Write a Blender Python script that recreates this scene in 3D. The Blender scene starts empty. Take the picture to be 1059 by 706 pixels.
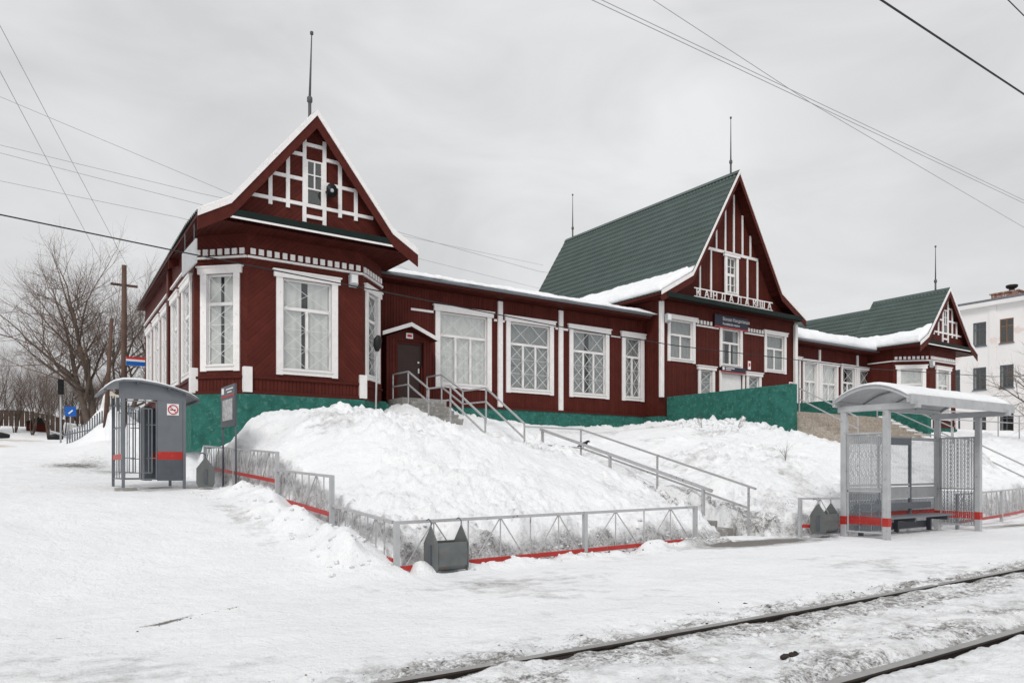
import bpy, math, random
import numpy as np
from mathutils import Vector, Matrix
random.seed(11)
np.random.seed(11)
scene = bpy.context.scene
COL = scene.collection

# ------------------------------------------------------------------ camera
cam_data = bpy.data.cameras.new('camera')
cam_data.sensor_width = 36.0
cam_data.lens = 780.0 / 1059.0 * 36.0
cam_data.shift_y = 132.0 / 1059.0
cam_data.clip_end = 3000.0
cam = bpy.data.objects.new('camera', cam_data)
cam.location = (0.0, 0.0, 1.5)
cam.rotation_euler = (math.radians(90), 0.0, math.radians(-34.5))
COL.objects.link(cam)
scene.camera = cam

# ------------------------------------------------------------------ world and sun (overcast)
SUN_EL, SUN_AZ = math.radians(46), math.radians(228)      # azimuth clockwise from +Y
world = bpy.data.worlds.new('World')
scene.world = world
world.use_nodes = True
wn, wl = world.node_tree.nodes, world.node_tree.links
wn.clear()
w_out = wn.new('ShaderNodeOutputWorld')
w_bg = wn.new('ShaderNodeBackground')
w_sky = wn.new('ShaderNodeTexSky')
w_sky.sky_type = 'NISHITA'
w_sky.sun_disc = False
w_sky.sun_elevation = SUN_EL
w_sky.sun_rotation = SUN_AZ
w_sky.dust_density = 4.0
w_hsv = wn.new('ShaderNodeHueSaturation')
w_hsv.inputs['Saturation'].default_value = 0.25
wl.new(w_sky.outputs[0], w_hsv.inputs['Color'])
w_tc = wn.new('ShaderNodeTexCoord')
w_sep = wn.new('ShaderNodeSeparateXYZ')
wl.new(w_tc.outputs['Generated'], w_sep.inputs[0])
w_map = wn.new('ShaderNodeMapping')
w_map.inputs['Scale'].default_value = (1.0, 1.0, 2.6)
w_map.inputs['Rotation'].default_value = (0.12, 0.05, 0.4)
wl.new(w_tc.outputs['Generated'], w_map.inputs[0])
w_no = wn.new('ShaderNodeTexNoise')
w_no.inputs['Scale'].default_value = 3.2
w_no.inputs['Detail'].default_value = 7.0
w_no.inputs['Roughness'].default_value = 0.5
w_no.inputs['Distortion'].default_value = 0.6
wl.new(w_map.outputs[0], w_no.inputs['Vector'])
w_el = wn.new('ShaderNodeMapRange')                        # overcast dome: dimmer at the horizon
w_el.inputs['From Min'].default_value = -0.05
w_el.inputs['From Max'].default_value = 0.9
w_el.inputs['To Min'].default_value = 6.6
w_el.inputs['To Max'].default_value = 8.6
wl.new(w_sep.outputs['Z'], w_el.inputs['Value'])
w_cl = wn.new('ShaderNodeMapRange')
w_cl.inputs['From Min'].default_value = 0.3
w_cl.inputs['From Max'].default_value = 0.7
w_cl.inputs['To Min'].default_value = 0.86
w_cl.inputs['To Max'].default_value = 1.13
wl.new(w_no.outputs['Fac'], w_cl.inputs['Value'])
w_mul = wn.new('ShaderNodeMath'); w_mul.operation = 'MULTIPLY'
wl.new(w_el.outputs[0], w_mul.inputs[0]); wl.new(w_cl.outputs[0], w_mul.inputs[1])
w_tint = wn.new('ShaderNodeVectorMath'); w_tint.operation = 'SCALE'
w_tint.inputs[0].default_value = (0.985, 0.99, 1.0)
wl.new(w_mul.outputs[0], w_tint.inputs['Scale'])
w_mix = wn.new('ShaderNodeMix'); w_mix.data_type = 'RGBA'
w_mix.inputs['Factor'].default_value = 0.88
wl.new(w_hsv.outputs[0], w_mix.inputs['A']); wl.new(w_tint.outputs[0], w_mix.inputs['B'])
wl.new(w_mix.outputs['Result'], w_bg.inputs['Color'])
w_bg.inputs['Strength'].default_value = 0.1
wl.new(w_bg.outputs[0], w_out.inputs['Surface'])

sun_data = bpy.data.lights.new('sun', 'SUN')
sun_data.energy = 1.45
sun_data.angle = math.radians(16)
sun_data.color = (1.0, 0.97, 0.93)
sun = bpy.data.objects.new('sun', sun_data)
_sd = Vector((math.sin(SUN_AZ) * math.cos(SUN_EL), math.cos(SUN_AZ) * math.cos(SUN_EL), math.sin(SUN_EL)))
sun.rotation_euler = _sd.to_track_quat('Z', 'Y').to_euler()
sun.location = (0, 0, 60)
COL.objects.link(sun)

scene.view_settings.view_transform = 'Standard'
scene.view_settings.look = 'None'
scene.view_settings.gamma = 1.0
scene.view_settings.use_curve_mapping = False
scene.view_settings.exposure = 0.1

# ------------------------------------------------------------------ materials
def new_mat(name):
    m = bpy.data.materials.new(name); m.use_nodes = True
    n, l = m.node_tree.nodes, m.node_tree.links
    return m, n, l, n['Principled BSDF']

def math_node(n, l, op, a, b=None, c=None):
    q = n.new('ShaderNodeMath'); q.operation = op
    for i, s in enumerate((a, b, c)):
        if s is None: continue
        if isinstance(s, (int, float)): q.inputs[i].default_value = s
        else: l.new(s, q.inputs[i])
    return q.outputs[0]

def mixc(n, l, fac, a, b, blend='MIX'):
    q = n.new('ShaderNodeMix'); q.data_type = 'RGBA'; q.blend_type = blend
    for key, s in (('Factor', fac), ('A', a), ('B', b)):
        if isinstance(s, (int, float)): q.inputs[key].default_value = s
        elif isinstance(s, tuple): q.inputs[key].default_value = (*s, 1.0)
        else: l.new(s, q.inputs[key])
    return q.outputs['Result']

def noise(n, l, vec, scale, detail=4.0, rough=0.55):
    q = n.new('ShaderNodeTexNoise')
    q.inputs['Scale'].default_value = scale
    q.inputs['Detail'].default_value = detail
    q.inputs['Roughness'].default_value = rough
    if vec is not None: l.new(vec, q.inputs['Vector'])
    return q.outputs['Fac']

def ramp(n, l, val, lo, hi, a=0.0, b=1.0):
    q = n.new('ShaderNodeMapRange')
    q.inputs['From Min'].default_value = lo; q.inputs['From Max'].default_value = hi
    q.inputs['To Min'].default_value = a; q.inputs['To Max'].default_value = b
    l.new(val, q.inputs['Value'])
    return q.outputs[0]

def bump(n, l, p, h, strength, dist=0.02, normal=None):
    q = n.new('ShaderNodeBump')
    q.inputs['Strength'].default_value = strength
    q.inputs['Distance'].default_value = dist
    l.new(h, q.inputs['Height'])
    if normal is not None: l.new(normal, q.inputs['Normal'])
    l.new(q.outputs[0], p.inputs['Normal'])
    return q.outputs[0]

def pm(name, col, rough=0.6, var=0.12, scale=6.0, bmp=0.15, metal=0.0, wear=None, wear_amt=0.0, dist=0.01, spec=0.3):
    m, n, l, p = new_mat(name)
    tc = n.new('ShaderNodeTexCoord').outputs['Object']
    f = noise(n, l, tc, scale, 5.0, 0.6)
    k = ramp(n, l, f, 0.3, 0.7, 1.0 - var, 1.0 + var)
    v = n.new('ShaderNodeVectorMath'); v.operation = 'SCALE'
    v.inputs[0].default_value = col
    l.new(k, v.inputs['Scale'])
    c = v.outputs[0]
    if wear is not None:
        g = noise(n, l, tc, scale * 2.3, 6.0, 0.65)
        c = mixc(n, l, ramp(n, l, g, 0.62 - wear_amt * 0.2, 0.66 - wear_amt * 0.16), c, wear)
    l.new(c, p.inputs['Base Color'])
    p.inputs['Roughness'].default_value = rough
    p.inputs['Metallic'].default_value = metal
    p.inputs['Specular IOR Level'].default_value = spec
    if bmp: bump(n, l, p, noise(n, l, tc, scale * 5, 4.0), bmp, dist)
    return m

def boards(name, col, kind, pitch=0.11, rough=0.55):
    """painted boards; kind: 'v' upright, 'd' one slant, 'h' mirrored slants about x = 0 (object space)"""
    m, n, l, p = new_mat(name)
    tc = n.new('ShaderNodeTexCoord').outputs['Object']
    s = n.new('ShaderNodeSeparateXYZ'); l.new(tc, s.inputs[0])
    x, z = s.outputs['X'], s.outputs['Z']
    if kind == 'v': c = x
    elif kind == 'd': c = math_node(n, l, 'MULTIPLY', math_node(n, l, 'ADD', x, z), 0.7071)
    else: c = math_node(n, l, 'MULTIPLY', math_node(n, l, 'ADD', math_node(n, l, 'ABSOLUTE', x), z), 0.7071)
    c = math_node(n, l, 'DIVIDE', c, pitch)
    fr = math_node(n, l, 'FRACT', c)
    d = math_node(n, l, 'ABSOLUTE', math_node(n, l, 'SUBTRACT', fr, 0.5))          # 0.5 at the joints
    prof = ramp(n, l, d, 0.36, 0.48, 1.0, 0.0)
    wn_ = n.new('ShaderNodeTexWhiteNoise'); wn_.noise_dimensions = '1D'
    l.new(math_node(n, l, 'FLOOR', c), wn_.inputs['W'])
    tint = ramp(n, l, wn_.outputs['Value'], 0.0, 1.0, 0.88, 1.1)
    blot = ramp(n, l, noise(n, l, tc, 1.7, 6.0, 0.65), 0.3, 0.7, 0.78, 1.16)
    k = math_node(n, l, 'MULTIPLY', tint, blot)
    v = n.new('ShaderNodeVectorMath'); v.operation = 'SCALE'; v.inputs[0].default_value = col
    l.new(k, v.inputs['Scale'])
    worn = ramp(n, l, noise(n, l, tc, 26.0, 6.0, 0.7), 0.66, 0.74, 0.0, 0.35)
    cc = mixc(n, l, worn, v.outputs[0], (0.12, 0.045, 0.036))
    l.new(cc, p.inputs['Base Color'])
    p.inputs['Roughness'].default_value = rough
    p.inputs['Specular IOR Level'].default_value = 0.08
    b1 = bump(n, l, p, prof, 1.0, 0.02 if kind == 'v' else 0.009)
    bump(n, l, p, noise(n, l, tc, 40.0, 3.0), 0.15, 0.01, b1)
    return m

RED = (0.088, 0.0192, 0.0142)
M = {}
M['red_v'] = boards('red_upright_boards', RED, 'v')
M['red_d'] = boards('red_slanted_boards', RED, 'd')
M['red_h'] = boards('red_mirrored_boards', RED, 'h')
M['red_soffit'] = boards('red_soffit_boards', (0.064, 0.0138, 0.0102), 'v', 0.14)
M['red_plain'] = pm('red_paint', (0.074, 0.0162, 0.012), 0.5, 0.18, 5.0, 0.2, spec=0.1)
M['white'] = pm('white_paint', (0.76, 0.74, 0.73), 0.5, 0.06, 5.0, 0.1, wear=(0.6, 0.57, 0.54), wear_amt=0.0)
M['white_metal'] = pm('white_grille_paint', (0.74, 0.745, 0.745), 0.45, 0.05, 8.0, 0.05)
M['plinth'] = pm('green_plinth_plaster', (0.028, 0.128, 0.104), 0.8, 0.3, 3.4, 0.6, wear=(0.065, 0.172, 0.148), wear_amt=0.35, dist=0.02, spec=0.1)
M['roof'] = pm('green_metal_roof', (0.06, 0.087, 0.08), 0.42, 0.14, 1.2, 0.05, spec=0.35)
M['roof_dark'] = pm('dark_green_metal', (0.012, 0.02, 0.018), 0.5, 0.2, 2.0, 0.1, spec=0.1)
M['door_brown'] = pm('brown_steel_door', (0.035, 0.017, 0.014), 0.4, 0.15, 4.0, 0.05)
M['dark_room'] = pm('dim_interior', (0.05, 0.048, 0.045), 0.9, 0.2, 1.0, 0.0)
M['curtain'] = pm('pale_curtain', (0.84, 0.83, 0.81), 0.9, 0.06, 3.0, 0.1)
M['curtain_grey'] = pm('grey_net_curtain', (0.36, 0.365, 0.365), 0.9, 0.12, 3.0, 0.1)
M['grey_metal'] = pm('light_grey_painted_steel', (0.4, 0.41, 0.42), 0.42, 0.1, 4.0, 0.08, wear=(0.3, 0.28, 0.26), wear_amt=0.0)
M['rail_grey'] = pm('silver_grey_handrail_paint', (0.42, 0.42, 0.43), 0.38, 0.08, 6.0, 0.05, metal=0.2, wear=(0.14, 0.1, 0.08), wear_amt=0.03)
M['mid_grey'] = pm('mid_grey_painted_steel', (0.15, 0.163, 0.18), 0.45, 0.08, 4.0, 0.06)
M['dark_grey'] = pm('dark_grey_painted_steel', (0.09, 0.1, 0.115), 0.45, 0.12, 4.0, 0.08)
M['bin_grey'] = pm('grey_bin_steel', (0.12, 0.13, 0.13), 0.5, 0.15, 5.0, 0.1, wear=(0.17, 0.1, 0.06), wear_amt=0.12)
M['red_band'] = pm('red_band_paint', (0.4, 0.03, 0.024), 0.45, 0.1, 6.0, 0.05, wear=(0.3, 0.12, 0.1), wear_amt=0.05)
M['black'] = pm('black_rubbery', (0.012, 0.012, 0.013), 0.5, 0.15, 6.0, 0.05)
M['pole_grey'] = pm('weathered_iron', (0.09, 0.09, 0.09), 0.6, 0.2, 5.0, 0.1)
M['concrete'] = pm('old_concrete', (0.27, 0.26, 0.245), 0.85, 0.25, 4.0, 0.6, wear=(0.42, 0.41, 0.4), wear_amt=0.25)
M['beige_stone'] = pm('beige_stone', (0.36, 0.31, 0.26), 0.9, 0.25, 7.0, 0.8, wear=(0.5, 0.47, 0.43), wear_amt=0.3, dist=0.03)
M['rail_steel'] = pm('worn_rail_steel', (0.33, 0.325, 0.32), 0.36, 0.12, 10.0, 0.1, metal=0.4)
M['rail_side'] = pm('rusty_rail_side', (0.035, 0.027, 0.023), 0.8, 0.25, 10.0, 0.3)
M['stucco'] = pm('white_stucco', (0.74, 0.725, 0.715), 0.85, 0.06, 0.35, 0.2, wear=(0.7, 0.6, 0.57), wear_amt=0.05)
M['brick'] = pm('worn_brick', (0.32, 0.16, 0.12), 0.9, 0.3, 3.0, 0.4, wear=(0.6, 0.57, 0.55), wear_amt=0.45)
M['bark'] = pm('grey_brown_bark', (0.1, 0.075, 0.06), 0.9, 0.3, 3.0, 0.5)
M['twig'] = pm('brown_twigs', (0.13, 0.095, 0.078), 0.9, 0.2, 2.0, 0.0)
M['wood_pole'] = pm('weathered_pole_wood', (0.1, 0.06, 0.045), 0.85, 0.25, 3.0, 0.3)
M['dirt'] = pm('dark_dirt', (0.035, 0.028, 0.022), 0.95, 0.4, 9.0, 0.6)
M['sign_dark'] = pm('navy_grey_sign', (0.022, 0.024, 0.045), 0.35, 0.06, 3.0, 0.0)
M['sign_grey'] = pm('dark_grey_board', (0.075, 0.082, 0.095), 0.4, 0.08, 3.0, 0.0)
M['sign_white'] = pm('white_sign_face', (0.78, 0.78, 0.79), 0.4, 0.03, 3.0, 0.0)
M['sign_blue'] = pm('blue_sign_face', (0.015, 0.11, 0.42), 0.4, 0.05, 3.0, 0.0)
M['sign_red'] = pm('red_sign_face', (0.55, 0.035, 0.035), 0.4, 0.05, 3.0, 0.0)
M['paper'] = pm('printed_paper', (0.42, 0.42, 0.42), 0.6, 0.35, 9.0, 0.0)
M['brown_fence'] = pm('brown_board_fence', (0.085, 0.055, 0.045), 0.9, 0.25, 1.0, 0.3)
M['wire'] = pm('wire_black', (0.02, 0.02, 0.022), 0.6, 0.05, 3.0, 0.0)
M['wire_grey'] = pm('wire_grey', (0.34, 0.34, 0.35), 0.6, 0.05, 3.0, 0.0)

def glass_mat(name, tint, refl):
    m = bpy.data.materials.new(name); m.use_nodes = True
    n, l = m.node_tree.nodes, m.node_tree.links
    n.clear()
    o = n.new('ShaderNodeOutputMaterial')
    t = n.new('ShaderNodeBsdfTransparent'); t.inputs['Color'].default_value = (*tint, 1)
    g = n.new('ShaderNodeBsdfGlossy'); g.inputs['Roughness'].default_value = 0.03
    g.inputs['Color'].default_value = (0.9, 0.93, 0.95, 1)
    tc = n.new('ShaderNodeTexCoord').outputs['Object']
    b = n.new('ShaderNodeBump'); b.inputs['Strength'].default_value = 0.08; b.inputs['Distance'].default_value = 0.02
    l.new(noise(n, l, tc, 1.6, 2.0), b.inputs['Height']); l.new(b.outputs[0], g.inputs['Normal'])
    fr = n.new('ShaderNodeLayerWeight'); fr.inputs['Blend'].default_value = 0.5
    k = math_node(n, l, 'ADD', math_node(n, l, 'MULTIPLY', math_node(n, l, 'POWER', fr.outputs['Facing'], 5.0), 0.9), refl)
    k = math_node(n, l, 'MINIMUM', k, 1.0)
    x = n.new('ShaderNodeMixShader')
    l.new(k, x.inputs[0]); l.new(t.outputs[0], x.inputs[1]); l.new(g.outputs[0], x.inputs[2])
    l.new(x.outputs[0], o.inputs['Surface'])
    return m
M['glass'] = glass_mat('window_glass', (0.9, 0.91, 0.905), 0.07)

def snow_mat(name, masks=False):
    m, n, l, p = new_mat(name)
    tcn = n.new('ShaderNodeTexCoord'); tc = tcn.outputs['Object']
    n1 = noise(n, l, tc, 0.9, 6.0, 0.6); n2 = noise(n, l, tc, 14.0, 6.0, 0.65); n3 = noise(n, l, tc, 55.0, 3.0, 0.6)
    c = mixc(n, l, ramp(n, l, n1, 0.35, 0.7), (0.87, 0.88, 0.895), (0.8, 0.815, 0.84))
    c = mixc(n, l, ramp(n, l, n2, 0.6, 0.8, 0.0, 0.35), c, (0.66, 0.66, 0.66))
    rough = 0.75
    if masks:
        a = n.new('ShaderNodeAttribute'); a.attribute_name = 'mask'
        s = n.new('ShaderNodeSeparateColor'); l.new(a.outputs['Color'], s.inputs[0])
        dirt, sand, ice = s.outputs[0], s.outputs[1], s.outputs[2]  # first channel holds dirt plus the contact shade painted at post feet
        nn = math_node(n, l, 'ADD', math_node(n, l, 'MULTIPLY', noise(n, l, tc, 7.0, 8.0, 0.72), 0.55), math_node(n, l, 'MULTIPLY', noise(n, l, tc, 34.0, 6.0, 0.7), 0.45)); nb = noise(n, l, tc, 3.1, 6.0, 0.65)
        # ice and packed grey slush
        ki = ramp(n, l, math_node(n, l, 'ADD', ice, math_node(n, l, 'MULTIPLY', math_node(n, l, 'SUBTRACT', nb, 0.5), 1.3)), 0.3, 0.75)
        icec = mixc(n, l, ramp(n, l, nn, 0.42, 0.58), (0.62, 0.625, 0.63), (0.24, 0.235, 0.23))
        kw = ramp(n, l, math_node(n, l, 'ADD', ice, math_node(n, l, 'MULTIPLY', math_node(n, l, 'SUBTRACT', nb, 0.5), 0.8)), 0.95, 1.15)
        icec = mixc(n, l, kw, icec, mixc(n, l, nn, (0.1, 0.09, 0.08), (0.2, 0.185, 0.17)))
        c = mixc(n, l, ki, c, icec)
        ks = ramp(n, l, math_node(n, l, 'ADD', sand, math_node(n, l, 'MULTIPLY', math_node(n, l, 'SUBTRACT', nb, 0.5), 1.0)), 0.35, 0.8, 0.0, 0.85)
        c = mixc(n, l, ks, c, mixc(n, l, nn, (0.42, 0.34, 0.26), (0.62, 0.54, 0.45)))
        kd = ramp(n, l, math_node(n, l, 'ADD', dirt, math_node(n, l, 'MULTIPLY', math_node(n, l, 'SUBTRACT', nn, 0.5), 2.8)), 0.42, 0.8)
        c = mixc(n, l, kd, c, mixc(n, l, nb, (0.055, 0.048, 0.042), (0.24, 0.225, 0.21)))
        l.new(ramp(n, l, ki, 0.0, 1.0, 0.75, 0.5), p.inputs['Roughness'])
    else:
        p.inputs['Roughness'].default_value = rough
    l.new(c, p.inputs['Base Color'])
    p.inputs['Subsurface Weight'].default_value = 0.0
    b1 = bump(n, l, p, noise(n, l, tc, 3.0, 8.0, 0.68), 0.7, 0.14)
    vo = n.new('ShaderNodeTexVoronoi'); vo.feature = 'SMOOTH_F1'; vo.inputs['Scale'].default_value = 3.4; l.new(tc, vo.inputs['Vector'])
    b1 = bump(n, l, p, vo.outputs['Distance'], 0.25, 0.07, b1)
    b2 = bump(n, l, p, n2, 0.6, 0.04, b1)
    bump(n, l, p, n3, 0.3, 0.01, b2)
    return m
M['snow'] = snow_mat('roof_snow')
M['ground_snow'] = snow_mat('trodden_snow', True)

def stripes_mat(name, a, b):
    """expanded-metal look for the solid strands is geometry; this is only its paint"""
    return pm(name, a, 0.45, 0.1, 5.0, 0.05)

# ------------------------------------------------------------------ mesh helpers
class MB:
    def __init__(s): s.v = []; s.f = []; s.m = []; s.k = 0
    def mat(s, k): s.k = k; return s
    def add(s, vs, fs):
        o = len(s.v); s.v.extend([tuple(p) for p in vs])
        for q in fs: s.f.append(tuple(i + o for i in q)); s.m.append(s.k)
        return s
    def box(s, x0, x1, y0, y1, z0, z1):
        return s.add([(x0,y0,z0),(x1,y0,z0),(x1,y1,z0),(x0,y1,z0),(x0,y0,z1),(x1,y0,z1),(x1,y1,z1),(x0,y1,z1)],
                     [(0,3,2,1),(4,5,6,7),(0,1,5,4),(1,2,6,5),(2,3,7,6),(3,0,4,7)])
    def bar(s, p, q, w, h=None, up=(0,0,1)):
        h = w if h is None else h
        p, q = Vector(p), Vector(q); d = (q - p).normalized(); up = Vector(up)
        if abs(d.dot(up)) > 0.98: up = Vector((0,1,0))
        a = d.cross(up).normalized() * (w/2); b = a.cross(d).normalized() * (h/2)
        vs = [c + i*a + j*b for c in (p, q) for i, j in ((-1,-1),(1,-1),(1,1),(-1,1))]
        return s.add(vs, [(0,1,2,3),(7,6,5,4),(0,4,5,1),(1,5,6,2),(2,6,7,3),(3,7,4,0)])
    def tube(s, pts, rad, n=8, cap=True):
        pts = [Vector(p) for p in pts]
        if isinstance(rad, (int, float)): rad = [rad]*len(pts)
        vs = []; fs = []
        prev = None
        for i, p in enumerate(pts):
            d = (pts[min(i+1, len(pts)-1)] - pts[max(i-1, 0)]).normalized()
            if prev is None:
                a = d.orthogonal().normalized()
            else:
                a = (prev - d * prev.dot(d)); a = a.normalized() if a.length > 1e-6 else d.orthogonal().normalized()
            prev = a; b = d.cross(a)
            for k in range(n):
                t = 2*math.pi*k/n
                vs.append(p + rad[i]*(math.cos(t)*a + math.sin(t)*b))
        for i in range(len(pts)-1):
            for k in range(n):
                k2 = (k+1) % n
                fs.append((i*n+k, i*n+k2, (i+1)*n+k2, (i+1)*n+k))
        if cap:
            fs.append(tuple(range(n-1, -1, -1))); o = (len(pts)-1)*n; fs.append(tuple(o+k for k in range(n)))
        return s.add(vs, fs)
    def prism(s, poly, off):
        """poly: list of 3-D points (one planar ring), off: extrusion vector"""
        off = Vector(off); n = len(poly); P = [Vector(p) for p in poly]
        vs = P + [p + off for p in P]
        fs = [tuple(range(n-1, -1, -1)), tuple(range(n, 2*n))] + [(i, (i+1) % n, n+(i+1) % n, n+i) for i in range(n)]
        return s.add(vs, fs)
    def mesh(s, name, mats, smooth=False):
        me = bpy.data.meshes.new(name); me.from_pydata(s.v, [], s.f); me.validate(clean_customdata=False)
        for m in (mats if isinstance(mats, (list, tuple)) else [mats]): me.materials.append(m)
        if len(me.polygons) == len(s.m): me.polygons.foreach_set('material_index', s.m)
        if smooth: me.polygons.foreach_set('use_smooth', [True]*len(me.polygons))
        me.update()
        return me

WMAT = {}
def link(name, data, parent=None, mtx=None, local=False):
    """mtx: the object's frame (world, or the parent's frame when local)"""
    o = bpy.data.objects.new(name, data); COL.objects.link(o)
    mtx = Matrix.Identity(4) if mtx is None else mtx
    if parent is not None:
        o.parent = parent
        if local: wm = WMAT[parent.name] @ mtx
        else:
            o.matrix_parent_inverse = WMAT[parent.name].inverted(); wm = mtx
    else: wm = mtx
    o.matrix_basis = mtx
    WMAT[o.name] = wm
    return o

def obj(name, mb, mats, parent=None, mtx=None, local=False, smooth=False, bev=0.0):
    me = mb if isinstance(mb, bpy.types.Mesh) else mb.mesh(name, mats, smooth)
    o = link(name, me, parent, mtx, local)
    if bev:
        b = o.modifiers.new('soft_edges', 'BEVEL'); b.width = bev; b.segments = 2; b.limit_method = 'ANGLE'
    return o

def thing(name, label, cat, loc=(0,0,0), group=None):
    o = link(name, None, None, Matrix.Translation(loc)); o.empty_display_size = 0.2
    return tag(o, label, cat, group)
def tag(o, label, cat, group=None):
    o['label'] = label; o['category'] = cat
    if group: o['group'] = group
    return o
def frame(x, y, z, ang):
    return Matrix.Translation((x, y, z)) @ Matrix.Rotation(ang, 4, 'Z')

# value noise for terrain and snow edges
_perm = np.random.RandomState(5).rand(256, 256)
def vnoise(x, y):
    xi = np.floor(x).astype(int); yi = np.floor(y).astype(int); fx = x - xi; fy = y - yi
    fx = fx*fx*(3-2*fx); fy = fy*fy*(3-2*fy)
    g = lambda a, b: _perm[a & 255, b & 255]
    return (g(xi,yi)*(1-fx)+g(xi+1,yi)*fx)*(1-fy) + (g(xi,yi+1)*(1-fx)+g(xi+1,yi+1)*fx)*fy
def fbm(x, y, oct=4, gain=0.5):
    t = 0; a = 1; s = 0
    for i in range(oct):
        t = t + a*(vnoise(x*2**i+17*i, y*2**i-9*i)-0.5); s += a; a *= gain
    return t/s*2
def sst(a, b, x):
    t = np.clip((x-a)/(b-a), 0, 1); return t*t*(3-2*t)

# ------------------------------------------------------------------ ground
RAIL_Y = lambda x: 4.77 + 0.0021*(np.minimum(x, 16)-4)**2 + np.maximum(x-16, 0)*0.05
GAUGE = 1.74
CP = np.array([
    # mound before the left pavilion and the porch
    (4.9,10.3,.62),(7,10.5,.62),(9,10.7,.6),(11,10.8,.5),(12.6,10.9,.28),
    (5.0,12,.95),(6.3,12,1.3),(8.5,12,1.35),(10.5,12,1.1),(12.4,12,.65),
    (5.0,14.5,1.5),(6.4,14.5,2.15),(8.5,14.5,2.35),(10.5,14.2,1.88),(12.5,13.8,1.38),
    (5.0,17.5,1.95),(6.3,17,2.78),(8.5,16.8,2.74),(10.2,16.6,2.42),(12.4,16.4,2.05),
    (4.9,20,2.0),(5.5,19.5,2.75),(7.5,19.5,2.85),(9.2,19.6,2.9),(10.4,20.3,2.85),(10.1,22.2,3.05),(10.95,22.7,3.62),(10.7,18,2.35),(10.2,19,2.65),(9.9,21.4,3.0),
    (5.0,22.5,2.0),(6.5,21.6,2.55),(9,21.6,2.7),(10.2,23.5,3.2),
    # by the upper stair and along the wing
    (11.8,17.4,1.85),(12.6,18.6,2.5),(13,20.5,3.05),(13.2,22.6,3.45),(14.5,23.9,3.4),(17,24,3.25),(20,24,3.25),(22.6,24,3.3),
    (15.5,21,2.75),(18,21,2.85),(20.5,21.5,3.05),(22.8,22,3.35),(23.3,20,3.45),(22,19,3.25),(20,18.6,2.95),(17.5,18.2,2.45),(15.2,17.8,2.05),
    (14.3,12,.55),(14.3,14,1.12),(14.4,16,1.75),(13.6,17.2,1.75),
    # slope to the right of the stair
    (15,10.9,.62),(17,10.9,.75),(19.5,10.9,.75),(15.6,12.3,1.15),(18,12.3,1.35),(21,12,1.2),(16.5,14.5,1.75),(19.5,14.5,2.05),(22.5,14.5,2.2),
    (19,16.6,2.5),(22,17,2.72),(23.8,17.0,2.85),(24.1,15.8,2.45),(24.8,16.2,2.62),(26.5,15.3,2.65),(29,15.3,2.6),(26,13,1.95),(29,12.9,2.15),(29.3,11.6,.95),
    (24,11.6,1.1),(27,11.9,1.2),(31,11.8,.5),(31,13.5,1.3),(31,16,2.3),(33,12,.9),(33,16,2.8),
    (24,23.2,3.4),(28,21,3.3),(33,23,3.4),(36,20,3.2),(42,20,3.3),(48,20,3.5),(48,13,2.0),(40,13,2.0),(40,24,3.6),(50,25,3.9)])
_r = lambda a, b: np.sqrt((a[:,None,0]-b[None,:,0])**2 + (a[:,None,1]-b[None,:,1])**2 + 0.16)
_n = len(CP)
_A = np.zeros((_n+3, _n+3)); _A[:_n,:_n] = _r(CP, CP) + 0.02*np.eye(_n)
_A[:_n,_n] = 1; _A[:_n,_n+1:] = CP[:,:2]; _A[_n:,:_n] = _A[:_n,_n:].T
_W = np.linalg.solve(_A, np.concatenate([CP[:,2], [0,0,0]]))
def hill(x, y):
    xc = np.clip(x, 4.7, 50).ravel(); yc = np.clip(y, 10.0, 25).ravel()
    out = np.empty_like(xc); P = np.stack([xc, yc], 1)
    for i in range(0, len(P), 20000):
        q = P[i:i+20000]
        out[i:i+20000] = _r(q, CP) @ _W[:_n] + _W[_n] + q @ _W[_n+1:]
    return out.reshape(x.shape) + np.maximum(y-25, 0)*0.05 + np.maximum(x-50, 0)*0.035

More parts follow.
